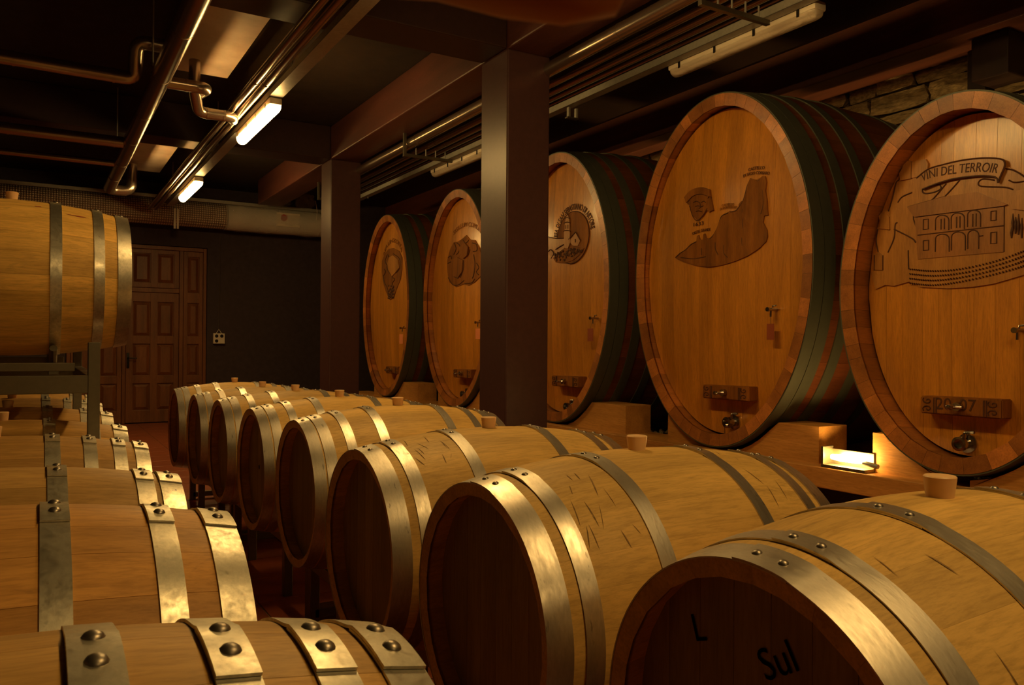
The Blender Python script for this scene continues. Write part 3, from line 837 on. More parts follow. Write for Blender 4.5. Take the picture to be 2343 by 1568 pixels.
# carving on cask 1 (villa, castles, banner); K converts measured crop units
def K(x, y): return (1943+x/3.92, 300+y/3.92)
def ky(x, y): return yz(*K(x, y))
c1 = CK[1]
cpoly(c1, [(190,1270),(225,1250),(220,1110),(255,1085),(235,980),(250,880),(270,850),(255,760),(315,700),(350,720),(370,640),(385,560),(415,450),(440,430),(440,360),(470,330),(480,300),(525,262),(550,270),(680,250),(705,290),(700,350),(860,305),(1000,275),(1380,300),(1480,345),(1568,420),(1700,560),(1780,760),(1780,900),(1720,1150),(1568,1290),(1300,1370),(1100,1400),(900,1412),(640,1400),(540,1350),(400,1390),(320,1380),(230,1420)], 'carved_landscape', 'carve_light', 0, .009, 'low relief of cliffs and vineyard', ky)
cpoly(c1, [(475,330),(480,305),(525,262),(552,272),(552,425),(455,445),(445,380)], 'carved_castle', 'carve_light', .008, .018, None, ky)
cpoly(c1, [(556,274),(680,252),(702,290),(697,400),(556,420)], 'carved_castle', 'carve_light', .008, .014, None, ky)
cpoly(c1, [(272,875),(278,775),(315,715),(358,775),(362,885)], 'carved_castle', 'carve_light', .008, .016, None, ky)
cpoly(c1, [(230,1245),(232,1112),(262,1085),(298,1115),(298,1248)], 'carved_castle', 'carve_light', .008, .016, None, ky)
cpoly(c1, [(590,775),(1390,676),(1390,1085),(620,1150)], 'carved_villa', 'carve_mid', .008, .013, 'carved villa with arched windows', ky)
cpoly(c1, [(525,680),(860,590),(1150,548),(1425,660),(1388,674),(590,772)], 'carved_roof', 'carve_mid', .008, .020, None, ky)
cpoly(c1, smooth_path([(612,425),(715,348),(860,303),(1050,262),(1240,246),(1372,256)], 30)+[(1402,285),(1400,330),(1372,400),(1345,465)]+smooth_path([(1330,418),(1250,403),(1130,405),(950,428),(800,470),(665,522)], 30), 'carved_banner', 'carve_light', .008, .024, 'carved ribbon banner with lettering', ky)
text_path(c1, 'VINI DEL TERROIR', [(2112.0, 416), (2140, 406), (2190, 398), (2240, 393.5), (2284, 397)], 20, 'banner_lettering', 'groove_shade', .025)
lines = [smooth_path([(612,425),(715,346),(860,301),(1050,260),(1240,244),(1372,254),(1404,285),(1400,332),(1372,400),(1347,466)], 50),
 smooth_path([(1347,466),(1330,420),(1250,405),(1130,407),(950,430),(800,472),(665,524)], 40)]
clines(c1, [[.0045]+l_ for l_ in lines], 'banner_edge', 'groove_shade', .004, .023, ky)
ln = [smooth_path([(810,480),(820,515),(770,545),(690,560),(655,545),(665,515),(740,485),(800,478)], 30),
 smooth_path([(1300,440),(1200,430),(1160,460),(1170,490),(1240,500),(1400,505),(1470,525)], 30),
 smooth_path([(1400,335),(1480,355),(1568,410),(1640,480)], 20), smooth_path([(1430,440),(1480,460),(1568,450)], 12),
 smooth_path([(345,720),(375,620),(390,560),(412,460),(440,430),(442,360),(478,325),(485,300),(525,262)], 24),
 smooth_path([(430,820),(410,840),(400,960),(345,1090)], 20), smooth_path([(400,880),(560,960),(600,1000)], 16),
 smooth_path([(250,880),(235,980),(255,1085)], 12), smooth_path([(530,1070),(535,1240)], 4), [(298,1115),(298,1248)], [(222,1250),(222,1112)],
 smooth_path([(430,640),(470,590),(560,550)], 12), smooth_path([(860,585),(930,510),(990,440)], 12), smooth_path([(690,660),(760,600),(870,470)], 12),
 [(552,272),(552,425)], [(556,310),(700,292)], [(575,680),(575,790),(600,860)], [(1390,676),(1390,1085)], [(525,680),(860,588)],
 smooth_path([(280,770),(358,775)], 4), smooth_path([(270,855),(362,885)], 4)]
arch = lambda x0, x1, y0, y1: [(x0, y1), (x0, y0+45)]+[(x0+(x1-x0)*(.5-.5*cos(pi*k/8)), y0+45-45*sin(pi*k/8)) for k in range(9)]+[(x1, y0+45), (x1, y1)]
clines(c1, [[.0040]+l_ for l_ in ln], 'carved_outline', 'groove_shade', .003, .0095, ky)
wl = [arch(780,900,755,890), arch(922,1040,735,880), arch(1068,1185,710,862), arch(780,905,925,1085), arch(925,1050,905,1072), arch(1072,1170,890,1058),
 [(670,795),(715,790),(715,880),(670,885),(670,795)], [(1278,722),(1325,716),(1325,800),(1278,805),(1278,722)], [(672,985),(720,980),(720,1068),(672,1072),(672,985)], [(1278,912),(1330,906),(1330,1008),(1278,1012),(1278,912)],
 [(620,935),(1390,850)], [(600,772),(1388,674)], [(830,790),(830,885)], [(860,785),(860,882)], [(970,770),(970,870)], [(1000,766),(1000,868)], [(1115,745),(1115,860)], [(1145,740),(1145,856)], [(1170,945),(1170,1058)], [(1170,945),(1210,940)]]
clines(c1, [[.0032]+l_ for l_ in wl], 'window_carving', 'groove_shade', .002, .0135, ky)
# vineyard rows
bm = bmesh.new(); l = c1.location
for r_ in range(4):
    pth = smooth_path([(552, 1245+r_*42), (760, 1262+r_*42), (1000, 1245+r_*38), (1300, 1180+r_*38), (1568, 1085+r_*44), (1690, 1020+r_*44)], 46)
    for p in pth:
        y_, z_ = ky(*p); lathe(bm, [(.0035, 0), (.0035, .010), (0, .014)], (HX-.008-l.x, y_-l.y, z_-l.z), (-.9, 0, .5), 5)
link('carved_vines', conform(c1, fin(bm, mat=M['groove_shade'])), c1)['kind'] = 'stuff'
bm = bmesh.new()
for k, (x, y0, y1) in enumerate(((1470, 740, 900), (1495, 770, 920), (1520, 745, 930), (1550, 780, 960), (1460, 860, 960))):
    ya, za = ky(x, y0); yb, zb = ky(x, y1); tube(bm, [(HX-.010-l.x, ya-l.y, za-l.z), (HX-.010-l.x, (ya+yb)/2-l.y, (za+zb)/2-l.z), (HX-.010-l.x, yb-l.y, zb-l.z)], [.002, .008, .004], 6)
link('carved_cypress', conform(c1, fin(bm, mat=M['groove_shade'])), c1)
cpoly(c1, [(1440,575),(1500,535),(1568,525),(1640,560),(1640,720),(1470,700)], 'carved_castle', 'carve_light', .008, .016, None, ky)

HX -= .08
# carving on cask 2 (ridge with castles, shield); crop units of 300px / 1568
def K2(x, y): return (1520+x/5.227, 360+y/5.227)
def k2(x, y): return yz(*K2(x, y))
c2 = CK[2]
cpoly(c2, [(135,1200),(190,1150),(260,1105),(320,1045),(385,1010),(392,940),(412,930),(430,985),(465,985),(470,925),(487,912),(505,965),(545,975),(590,930),(640,830),(665,750),(690,700),(760,665),(775,640),(790,655),(850,640),(885,600),(885,560),(915,525),(935,520),(960,430),(985,330),(1020,250),(1060,262),(1100,265),(1130,245),(1160,220),(1190,222),(1210,290),(1200,400),(1222,520),(1230,640),(1238,690),(1190,700),(1180,780),(1225,870),(1232,950),(1215,1010),(1130,1095),(1000,1180),(860,1240),(700,1290),(560,1312),(400,1300),(250,1255),(150,1215)], 'carved_ridge', 'carve', 0, .010, 'dark carved hill ridge with castle towers', k2)
clines(c2, [[.0045]+l_ for l_ in (smooth_path([(135,1200),(190,1150),(260,1105),(320,1045),(385,1010)], 16), smooth_path([(545,975),(590,930),(640,830),(665,750),(690,700),(760,665)], 20), smooth_path([(790,655),(850,640),(885,600),(935,520),(960,430),(985,330),(1020,250)], 20))], 'ridge_edge', 'groove_shade', .004, .007, k2)
clines(c2, [[.0038]+l_ for l_ in (smooth_path([(930,620),(935,800),(930,1000),(945,1100)], 16), smooth_path([(610,1020),(615,1100),(650,1170)], 12), smooth_path([(715,1050),(720,1150),(760,1200)], 12), smooth_path([(1090,270),(1085,300),(1130,260)], 8), smooth_path([(1165,380),(1175,560),(1150,680)], 12), smooth_path([(200,1200),(350,1215),(500,1190)], 12), [(450,1090),(450,1170)])], 'ridge_lines', 'groove_shade', .003, .007, k2)
cpoly(c2, [(300,575),(272,560),(262,520),(330,460),(430,435),(520,465),(505,560),(515,610),(470,690),(400,755),(345,710),(305,630)], 'carved_shield', 'carve', 0, .012, 'carved helmeted shield', k2)
cpoly(c2, smooth_path([(238,478),(300,405),(380,370),(460,365),(542,388)], 16)+[(552,470),(530,470)]+smooth_path([(520,462),(430,438),(340,465),(278,530)], 12)+[(262,545)], 'carved_ribbon', 'carve', .004, .020, None, k2)
cpoly(c2, [(515,500),(552,475),(588,635),(560,640),(540,660),(530,640),(510,640)], 'carved_ribbon', 'carve', .002, .014, None, k2)
clines(c2, [[.0028]+l_ for l_ in (smooth_path([(238,478),(300,405),(380,370),(460,365),(542,388)], 16), smooth_path([(278,530),(340,465),(430,438),(520,462)], 14), smooth_path([(300,580),(345,710),(400,755),(470,690),(515,610)], 16), smooth_path([(345,540),(380,525),(420,540)], 8), smooth_path([(440,540),(470,525),(495,540)], 8), [(425,545),(435,600),(415,612)], smooth_path([(380,650),(410,640),(450,650)], 8), smooth_path([(370,590),(400,580),(440,590),(470,580)], 10))], 'shield_lines', 'groove_shade', .003, .014, k2)
text_path(c2, '1633', [K2(345, 828), K2(465, 806)], 8.5, 'year_lettering', 'groove_shade', .006)
text_path(c2, 'CASTELLO', [K2(985, 165), K2(1080, 143), K2(1175, 140)], 7.5, 'castle_lettering', 'groove_shade', .006)
text_path(c2, 'DI SASSO CORBARO', [K2(930, 240), K2(1000, 212), K2(1100, 200), K2(1235, 205)], 7, 'castle_lettering', 'groove_shade', .006)
text_path(c2, 'CASTELLO', [K2(680, 590), K2(750, 578), K2(825, 575)], 5.5, 'castle_lettering', 'carve', .006)
text_path(c2, 'DI MONTEBELLO', [K2(660, 635), K2(750, 612), K2(860, 610)], 5.5, 'castle_lettering', 'carve', .006)
text_path(c2, 'CASTEL GRANDE', [K2(335, 930), K2(440, 893), K2(550, 878)], 6.5, 'castle_lettering', 'groove_shade', .006)

# carving on cask 3 (round medallion with church); 200px crop / 1568
def K3(x, y): return (1240+x/7.84, 440+y/7.84)
def k3(x, y): return yz(*K3(x, y))
c3 = CK[3]
# medallion: circle fitted on the head plane
pt, pb, prr = Vector(k3(470, 358)), Vector(k3(350, 1305)), Vector(k3(800, 740))
cz = (pt.y+pb.y)/2; rad = (pt.y-pb.y)/2; cy = prr.x+rad*.98
def circ(cy, cz, r, n=48): return [(cy+r*sin(2*pi*k/n), cz+r*cos(2*pi*k/n)) for k in range(n)]
bm = bmesh.new(); l = c3.location; prism(bm, [(a-l.y, b_-l.z) for a, b_ in circ(cy, cz, rad)], HX-l.x, HX-.009-l.x)
dice(bm); link('carved_medallion', conform(c3, fin(bm, mat=M['carve'])), c3, label='round dark medallion carved with a bell tower church')
bm = bmesh.new(); tube(bm, [Vector((HX-.008-l.x, a-l.y, b_-l.z)) for a, b_ in circ(cy, cz, rad, 64)], .004, 6, closed=True); link('medallion_edge', conform(c3, fin(bm, smooth=40, mat=M['groove_shade'])), c3)
for nm, pts, x1, mt in (('carved_tower', [(408,1000),(405,700),(505,700),(510,900),(480,1010)], .020, 'carve_light'), ('carved_tower', [(412,690),(412,555),(492,550),(496,690)], .018, 'carve_light'), ('carved_tower', [(418,545),(425,465),(452,400),(485,465),(492,545)], .020, 'carve_light'),
  ('carved_church', [(505,850),(560,790),(600,720),(680,850),(640,960),(560,960),(505,900)], .016, 'carve_light'), ('carved_hill', [(110,815),(240,830),(400,830),(400,1010),(230,1140),(130,1130),(110,1000)], .013, 'carve_light'),
  ('carved_hill', [(210,1180),(480,1030),(640,980),(740,1000),(690,1100),(560,1220),(420,1270),(260,1260)], .014, 'carve')):
    cpoly(c3, pts, nm, mt, .007, x1, None, k3)
clines(c3, [[.004]+l_ for l_ in (smooth_path([(395,555),(450,535),(505,550)], 8), smooth_path([(395,700),(450,682),(515,700)], 8), smooth_path([(410,470),(450,455),(492,470)], 8), [(455,380),(450,400)], smooth_path([(110,800),(260,830),(400,825)], 10), [(485,845),(600,715),(680,860)], [(430,590),(432,660)], [(468,585),(470,655)], smooth_path([(260,1030),(330,980),(400,940)], 8), smooth_path([(120,1070),(170,1030),(225,1100),(180,1190)], 12), [(598,840),(600,900)])], 'medallion_lines', 'groove_shade', .004, .018, k3)
bm = bmesh.new(); rv = random.Random(2)
for k in range(150):
    x_, y_ = rv.uniform(240, 720), rv.uniform(1010, 1240)
    if y_ > 1400-.5*x_+40 or y_ < 1190-.35*x_: continue
    a, b_ = k3(x_, y_); lathe(bm, [(.010, 0), (.008, .006), (0, .009)], (HX-.012-l.x, a-l.y, b_-l.z), (-1, 0, 0), 5)
link('carved_vines', conform(c3, fin(bm, mat=M['groove_shade'])), c3)['kind'] = 'stuff'
# arc lettering around the medallion (starts behind the pillar)
def conv_id(a, b_): return (a, b_)
ra = rad*1.07
def arc_text(root, s, cy, cz, r, a0, a1, h, mat, name):
    me = text_mesh(s, 1.0, .5); l = root.location
    mx = max(v.co.x for v in me.vertices); mn = min(v.co.x for v in me.vertices)
    for v in me.vertices:
        a = a0+(v.co.x-mn)/(mx-mn)*(a1-a0); r2 = r+v.co.y/.7*h
        v.co = Vector((HX-.004-l.x+v.co.z*.003, cy-r2*sin(a)-l.y, cz+r2*cos(a)-l.z))
    me.update(); conform(root, me); return link(name, me, root, M[mat])
arc_text(c3, 'CHIESA DI SAN SEBASTIANO DI ARTORE', cy, cz, ra, radians(-100), radians(80), .052, 'groove_shade', 'arc_lettering')
# coats of arms on cask 4 and cask 5
def K4(x, y): return (840+x/6.032, 440+y/6.032)
def k4(x, y): return yz(*K4(x, y))
c4 = CK[4]
cpoly(c4, [(1095,950),(1130,790),(1180,690),(1240,680),(1300,640),(1350,590),(1400,650),(1470,660),(1530,770),(1560,900),(1560,1150),(1480,1240),(1400,1290),(1330,1270),(1230,1310),(1130,1240),(1105,1100)], 'carved_coat_of_arms', 'carve', 0, .008, 'carved coat of arms with figures', k4)
cpoly(c4, [(1170,930),(1250,900),(1330,940),(1320,1100),(1270,1180),(1200,1160),(1165,1050)], 'carved_shield', 'carve', .006, .022, None, k4)
cpoly(c4, [(1280,760),(1350,700),(1400,760),(1390,870),(1340,920),(1290,870)], 'carved_helmet', 'carve', .006, .028, None, k4)
clines(c4, [[.005]+l_ for l_ in (smooth_path([(1270,800),(1290,860),(1340,900),(1390,860),(1410,790)], 16), smooth_path([(1330,940),(1330,1060),(1290,1180)], 12), smooth_path([(1170,930),(1170,1050),(1200,1160),(1260,1190)], 14), smooth_path([(1120,1180),(1180,1270),(1260,1280),(1340,1220)], 14), smooth_path([(1350,1260),(1440,1250),(1480,1200)], 10), smooth_path([(1460,860),(1480,980),(1470,1120),(1450,1190)], 14), smooth_path([(1190,700),(1220,780),(1190,860)], 10), smooth_path([(1230,700),(1270,740),(1260,820),(1230,860)], 10), smooth_path([(1500,980),(1530,1040),(1500,1100),(1530,1140)], 10), smooth_path([(1310,660),(1350,700),(1390,660)], 8), smooth_path([(1110,900),(1150,880),(1160,950),(1110,980)], 10), smooth_path([(1440,700),(1490,720),(1500,800),(1450,820)], 10))], 'arms_lines', 'groove_shade', .005, .010, k4)
text_path(c4, 'SIGILLUM COMUNIS', [K4(1170, 590), K4(1260, 500), K4(1370, 470), K4(1480, 510), K4(1560, 600)], 10, 'arc_lettering', 'carve', .006)
c5 = CK[5]
cpoly(c5, [(195,1100),(190,950),(220,850),(280,780),(340,770),(420,810),(460,900),(465,1060),(450,1200),(400,1340),(370,1440),(320,1490),(290,1440),(250,1350),(215,1230)], 'carved_emblem', 'carve', 0, .008, 'carved oval emblem with vine leaves and grapes', k4)
cpoly(c5, [(300,900),(350,870),(420,930),(440,1040),(400,1100),(350,1160),(300,1080),(280,980)], 'carved_leaf', 'carve_light', .006, .020, None, k4)
clines(c5, [[.006]+l_ for l_ in (smooth_path([(270,860),(300,930),(270,1040),(310,1120),(350,1160)], 16), smooth_path([(350,850),(430,920),(440,1040),(400,1110)], 12), smooth_path([(330,940),(370,1000),(340,1060),(370,1100)], 12), smooth_path([(220,1150),(240,1250),(280,1320),(300,1430)], 12), smooth_path([(230,1060),(250,1100),(220,1160)], 8), smooth_path([(350,1180),(380,1200),(350,1260),(360,1330)], 10), smooth_path([(260,870),(240,950),(260,1000)], 8))], 'emblem_lines', 'groove_shade', .005, .010, k4)
bm = bmesh.new(); l = c5.location
for k in range(46):
    x_ = 335+rv.uniform(-38, 38); y_ = rv.uniform(1290, 1470); a, b_ = k4(x_, y_)
    lathe(bm, [(.016, 0), (.012, .008), (0, .012)], (HX-.008-l.x, a-l.y, b_-l.z), (-1, 0, 0), 6)
link('carved_grapes', conform(c5, fin(bm, smooth=60, mat=M['groove_shade'])), c5)['kind'] = 'stuff'
text_path(c5, 'BELLINZONA', [K4(215, 880), K4(250, 760), K4(330, 690), K4(410, 740), K4(445, 830)], 9, 'arc_lettering', 'carve', .006)

# cradles: wedge blocks cut to the cask, sleepers, masonry ledge with gravel
def wedge(yc, zc, a, b, x, side, ytip, ztop, label, z0=.574):
    """block between the sleeper top (z0) and the curve of the cask"""
    d = 1.055 if 4.3 < x < 5.2 else 1.03
    poly = []
    o = empty('cradle_block', label, 'block', (x, ytip, z0), 'wooden cradle blocks under the casks')
    # lower edge from inner to outer
    yi = yc+side*.06
    n = 10; top = []
    for k in range(n+1):
        yy = yi+(ytip-yi)*k/n; q = (yy-yc)/(a*d+.006)
        zz = zc-(b*d+.006)*sqrt(max(0, 1-q*q)) if abs(q) < 1 else zc
        top.append((yy, max(min(zz, ztop), z0+.004)))
    poly = [(yi, z0)]+top+[(ytip, z0)]
    P2 = []
    for p in poly:
        if not P2 or (abs(p[0]-P2[-1][0])+abs(p[1]-P2[-1][1])) > 1e-4: P2.append(p)
    bm = bmesh.new(); prism(bm, [(p[0]-ytip, p[1]-z0) for p in P2], -.0, .25)
    bmesh.ops.triangulate(bm, faces=[f for f in bm.faces if len(f.verts) > 4])
    link('block', fin(bm, mat=M['cradle']), o)
    return o
names = {1: 'the smaller cask at the right edge', 2: 'the cask with the castle ridge', 3: 'the cask with the church', 4: 'the cask with the coat of arms', 5: 'the farthest cask'}
for k, (yc, zc, d, hw) in {1: (2.285, 1.572, small, .60), 2: (3.905, 1.763, big, .80), 3: (5.83, 1.763, big, .80), 4: (7.77, 1.763, big, .80), 5: (9.78, 1.763, big, .80)}.items():
    for side, nm in ((-1, 'right'), (1, 'left')):
        yt = yc+side*(.47 if k == 1 else .80 if side < 0 else .50)
        if k in (3, 4, 5) and side < 0: yt = yc-.94
        for x, fr in ((3.93, 'front'), (5.28, 'rear')):
            wedge(yc, zc, d['a'], d['b'], x, side, yt, .79, '%s %s wedge block of pale timber under %s' % (fr, nm, names[k]))
for x, lab in ((3.83, 'front orange timber sleeper running under all the oval casks'), (5.25, 'rear timber sleeper under the oval casks')):
    tag(link('sleeper_beam', boxme((x, .9, .456), (x+.37, 11.2, .574), .006), None, M['cradle']), lab, 'beam')
tag(link('ledge', boxme((3.92, .6, 0), (5.90, 11.5, .455), .01), None, M['mortar']), 'low dark masonry ledge carrying the cask sleepers', 'ledge')
bm = bmesh.new(); rg = random.Random(9)
for k in range(2600):
    x, y = rg.uniform(4.28, 5.22), rg.uniform(1.0, 11.0)
    s = rg.uniform(.010, .022); bmesh.ops.create_icosphere(bm, subdivisions=1, radius=s, matrix=Matrix.Translation((x, y, .456+s+rg.random()*.02)))
o = link('gravel', fin(bm), None, M['gravel']); tag(o, 'loose pale gravel between the cask sleepers', 'gravel', kind='stuff')

# halogen uplight between the two nearest casks
up = empty('floodlight', 'lit halogen floodlight lying between the two nearest oval casks', 'lamp', (3.87, 2.87, .592))
bm = bmesh.new()
for a, b_ in (((-.03, -.13, -.018), (.06, .15, 0.0)), ((-.03, .135, 0), (.06, .15, .10)), ((.05, -.13, 0), (.06, .15, .085))): box(bm, a, b_, .002)
link('housing', fin(bm, mat=M['steel']), up)
bm = bmesh.new(); lathe(bm, [(0, -.11), (.012, -.105), (.019, -.06), (.020, .04), (.014, .10), (0, .11)], (0, 0, .045), (0, 1, 0), 14); link('halogen_tube', fin(bm, smooth=40, mat=M['halogen']), up)
link('bracket', tubeme([(.0, -.10, .035), (.0, -.19, .025)], .013, 8, M['zinc']), up)

for yy, lab in ((3.02, 'floodlight washing up the stone wall, hidden behind the smaller cask'), (4.87, 'floodlight washing up the stone wall, hidden behind the castle ridge cask'), (6.80, 'floodlight washing up the stone wall, hidden behind the church cask'), (8.78, 'floodlight washing up the stone wall, hidden behind the coat of arms cask')):
    fl = empty('floodlight', lab, 'lamp', (5.72, yy, .475))
    bm = bmesh.new(); box(bm, (-.06, -.13, -.018), (.05, .13, 0.0)); box(bm, (-.06, -.13, 0), (-.05, .13, .16)); link('housing', fin(bm, mat=M['steel']), fl)
    bm = bmesh.new(); tube(bm, [(0, -.10, .04), (0, .10, .04)], .018, 12); link('halogen_tube', fin(bm, smooth=40, mat=M['halogen_wall']), fl)

# ------------------------------------------------------------------ lamps, trays, pipes
def lamp(x, yc, z, on, label, group, L_=1.25):
    o = empty('fluorescent_lamp', label, 'lamp', (x, yc, z), group)
    h = L_/2
    bm = bmesh.new(); box(bm, (-.05, -h, .0), (.05, h, .055), .012); link('housing', fin(bm, smooth=40, mat=M['white']), o)
    bm = bmesh.new(); n = 10; rings = []
    for y, s in ((-h+.005, .55), (-h+.02, .9), (-h+.05, 1), (h-.05, 1), (h-.02, .9), (h-.005, .55)):
        rings.append([bm.verts.new((.052*s*cos(pi+pi*k/n), y, .0+(.062 if on else .045)*s*sin(pi+pi*k/n))) for k in range(n+1)])
    for a, b_ in zip(rings, rings[1:]):
        for k in range(n): bm.faces.new((a[k], a[k+1], b_[k+1], b_[k]))
    bm.faces.new(rings[0]); bm.faces.new(rings[-1])
    link('diffuser', fin(bm, smooth=50, mat=M['lamp'] if on else M['diff_off']), o, label='glowing diffuser' if on else 'unlit clear diffuser')
    if not on:
        bm = bmesh.new(); tube(bm, [(0, -h+.04, -.02), (0, h-.04, -.02)], .013, 10); link('lamp_tube', fin(bm, smooth=40, mat=M['white']), o)
    for k in range(4):
        y = -h+.12+(L_-.24)*k/3
        for sx in (-1, 1):
            link('clip', boxme((sx*.057, y-.009, -.012), (sx*.050, y+.009, .03), .002, M['black'] if not on else M['chrome']), o)
    if not on:
        for y in (-.4, .4): link('mounting_bracket', boxme((-.12, y-.02, .053), (.03, y+.02, .062), 0, M['zinc']), o)
    return o
LXL = 1.6
lamp(LXL, 7.0, 3.14, True, 'lit fluorescent lamp, nearer of the two glowing under the left tray', 'lit fluorescent lamps')
lamp(LXL, 10.5, 3.14, True, 'lit fluorescent lamp, farther of the two glowing under the left tray', 'lit fluorescent lamps')
lamp(LXL, 3.25, 3.14, True, 'lit fluorescent lamp above the right row, just outside the picture', 'lit fluorescent lamps')
lamp(LXL, 0.0, 3.14, True, 'lit fluorescent lamp beside the camera, outside the picture', 'lit fluorescent lamps')
lamp(LXL, -3.4, 3.14, True, 'lit fluorescent lamp behind the camera, outside the picture', 'lit fluorescent lamps')
lamp(3.875, 3.69, 3.205, False, 'unlit cream fluorescent lamp at the top right above the nearest casks', 'unlit fluorescent lamps')
lamp(3.875, 7.68, 3.205, False, 'unlit cream fluorescent lamp left of the nearer pillar above the far casks', 'unlit fluorescent lamps')

def tray(x0, x1, y0, y1, z, label):
    bm = bmesh.new(); box(bm, (x0, y0, z), (x1, y1, z+.004)); box(bm, (x0, y0, z), (x0+.004, y1, z+.05)); box(bm, (x1-.004, y0, z), (x1, y1, z+.05))
    return tag(link('cable_tray', fin(bm), None, M['zinc']), label, 'tray')
tray(1.55, 1.65, -4.6, 12.2, 3.20, 'galvanised tray carrying the lit lamps above the right barrel row')
tray(3.74, 3.82, -4.6, 11.2, 3.235, 'galvanised tray with the unlit lamps above the cask fronts')
# thin droppers holding the trays
for x, zt, ys, lab in ((1.6, Z_C, (1.9, 5.9, 8.75, 12.0), 'thin steel rod holding the left lamp tray'), (3.79, Z_C, (2.3, 6.4, 10.2), 'thin steel rod holding the right lamp tray')):
    for y in ys: tag(link('hanger_rod', tubeme([(x, y, 3.21), (x, y, zt)], .006, 6), None, M['zinc']), lab+{1.9: ', out of view near the camera', 5.9: ', before the nearer lit lamp', 8.75: ', between the two lit lamps', 12.0: ', near the far wall', 2.3: ', nearest the camera', 6.4: ', behind the nearer pillar', 10.2: ', farthest away'}[y], 'rod', 'hanger rods of '+('the left tray' if x < 2 else 'the right tray'))

def pipe(name, pts, r, mat, label, cat='pipe', joints=(), rad=.08, group=None):
    o = empty(name, label, cat, pts[0], group)
    P0 = Vector(pts[0])
    link('pipe_run', tubeme([Vector(p)-P0 for p in bend(pts, rad)], r, 16, M[mat]), o)
    for j, dj in joints:
        j = Vector(j)-P0; dj = Vector(dj).normalized()
        link('joint_band', tubeme([j-dj*.008, j+dj*.008], r+.003, 16, M[mat]), o)
    return o
Yv, Xv = (0, 1, 0), (1, 0, 0)
pz = 3.2
pipe('insulated_pipe', [(.76, -4, pz), (.76, 11.35, pz), (1.02, 11.35, pz), (1.02, 11.35, 3.55)], .068, 'copper', 'long foil jacketed pipe running down the left bay to an elbow', joints=[((.76, y, pz), Yv) for y in (5.3, 6.3, 7.4, 8.4, 9.5, 10.4)], rad=.13)
pipe('insulated_pipe', [(.79, 6.45, pz), (1.10, 6.45, pz), (1.10, 7.05, 3.30), (1.10, 7.05, 3.62)], .045, 'copper', 'short foil branch pipe rising to the nearer ceiling panel', joints=[((.95, 6.45, pz), Xv)], rad=.09)
pipe('insulated_pipe', [(1.02, 6.55, 3.22), (1.10, 6.85, 3.12), (1.36, 6.85, 3.12), (1.43, 7.15, 3.18)], .045, 'copper', 'kinked foil branch pipe running to the lamp tray', joints=[((1.17, 6.85, 3.12), Xv), ((1.30, 6.85, 3.12), Xv)], rad=.07)
pipe('insulated_pipe', [(-3.3, 6.38, pz), (.60, 6.50, pz), (.60, 6.38, 3.44), (.80, 6.38, 3.44)], .05, 'copper', 'foil cross pipe at the upper left ending in a raised elbow', joints=[((.46, 6.498, pz), Xv), ((-.16, 6.478, pz), Xv)], rad=.07)
pipe('insulated_pipe', [(-3.3, 8.62, pz), (.70, 8.62, pz)], .055, 'copper', 'foil cross pipe joining the long pipe, middle left', joints=[((-.25, 8.62, pz), Xv), ((.62, 8.62, pz), Xv)])
pipe('insulated_pipe', [(-3.3, 9.68, pz), (.70, 9.68, pz)], .035, 'copper', 'thin foil cross pipe, lowest at the left', joints=[((.58, 9.68, pz), Xv)])
for x, r_, lab in ((1.375, .03, 'left one of two foil pipes beside the lit lamp tray'), (1.455, .034, 'right one of two foil pipes beside the lit lamp tray')):
    pipe('insulated_pipe', [(x, -4, 3.21), (x, 12.6, 3.21)], r_, 'copper', lab, joints=[((x, 6.1, 3.21), Yv)])
for x, r_, lab in ((3.257, .053, 'widest bright foil pipe of the bundle beside the right tray'), (3.445, .033, 'second pipe of the bundle beside the right tray'), (3.564, .030, 'third pipe of the bundle beside the right tray'), (3.665, .024, 'fourth pipe of the bundle beside the right tray'), (3.75, .018, 'fifth pipe of the bundle, next to the right tray')):
    pipe('insulated_pipe', [(x, -4, 3.31), (x, 3.02*x, 3.31), (x+.16, 3.02*x+.1, 3.31), (x+.16, 3.02*x+.1, Z_C-.05)], r_, 'copper', lab, joints=[((x, y, 3.31), Yv) for y in (4.13, 7.35)])
for y, lab in ((7.52, 'galvanised hanger under the right pipe bundle, left of the nearer pillar'), (3.30, 'galvanised hanger under the right pipe bundle, at the top edge'), (10.4, 'galvanised hanger under the right pipe bundle, behind the farther pillar')):
    h_ = empty('pipe_hanger', lab, 'hanger', (3.17, y, 3.165))
    link('upright', boxme((0, 0, 0), (.03, .03, .236), .002, M['steel']), h_)
    link('cross_bar', boxme((.03, 0, 0), (.55, .03, .03), .002, M['steel']), h_)
    for x in (.14, .25, .36, .47): link('pin', tubeme([(x, .015, .03), (x, .015, .10)], .006, 6, M['zinc']), h_)
tb_ = empty('tray_bracket', 'small pale bracket hanging below the right tray beside the nearer pillar', 'bracket', (3.74, 5.42, 3.13))
link('base_plate', boxme((-.01, 0, 0), (.10, .04, .012), .001, M['steel']), tb_)
for x in (.0, .075): link('upright', boxme((x, 0, .012), (x+.018, .03, .09), .001, M['zinc']), tb_)
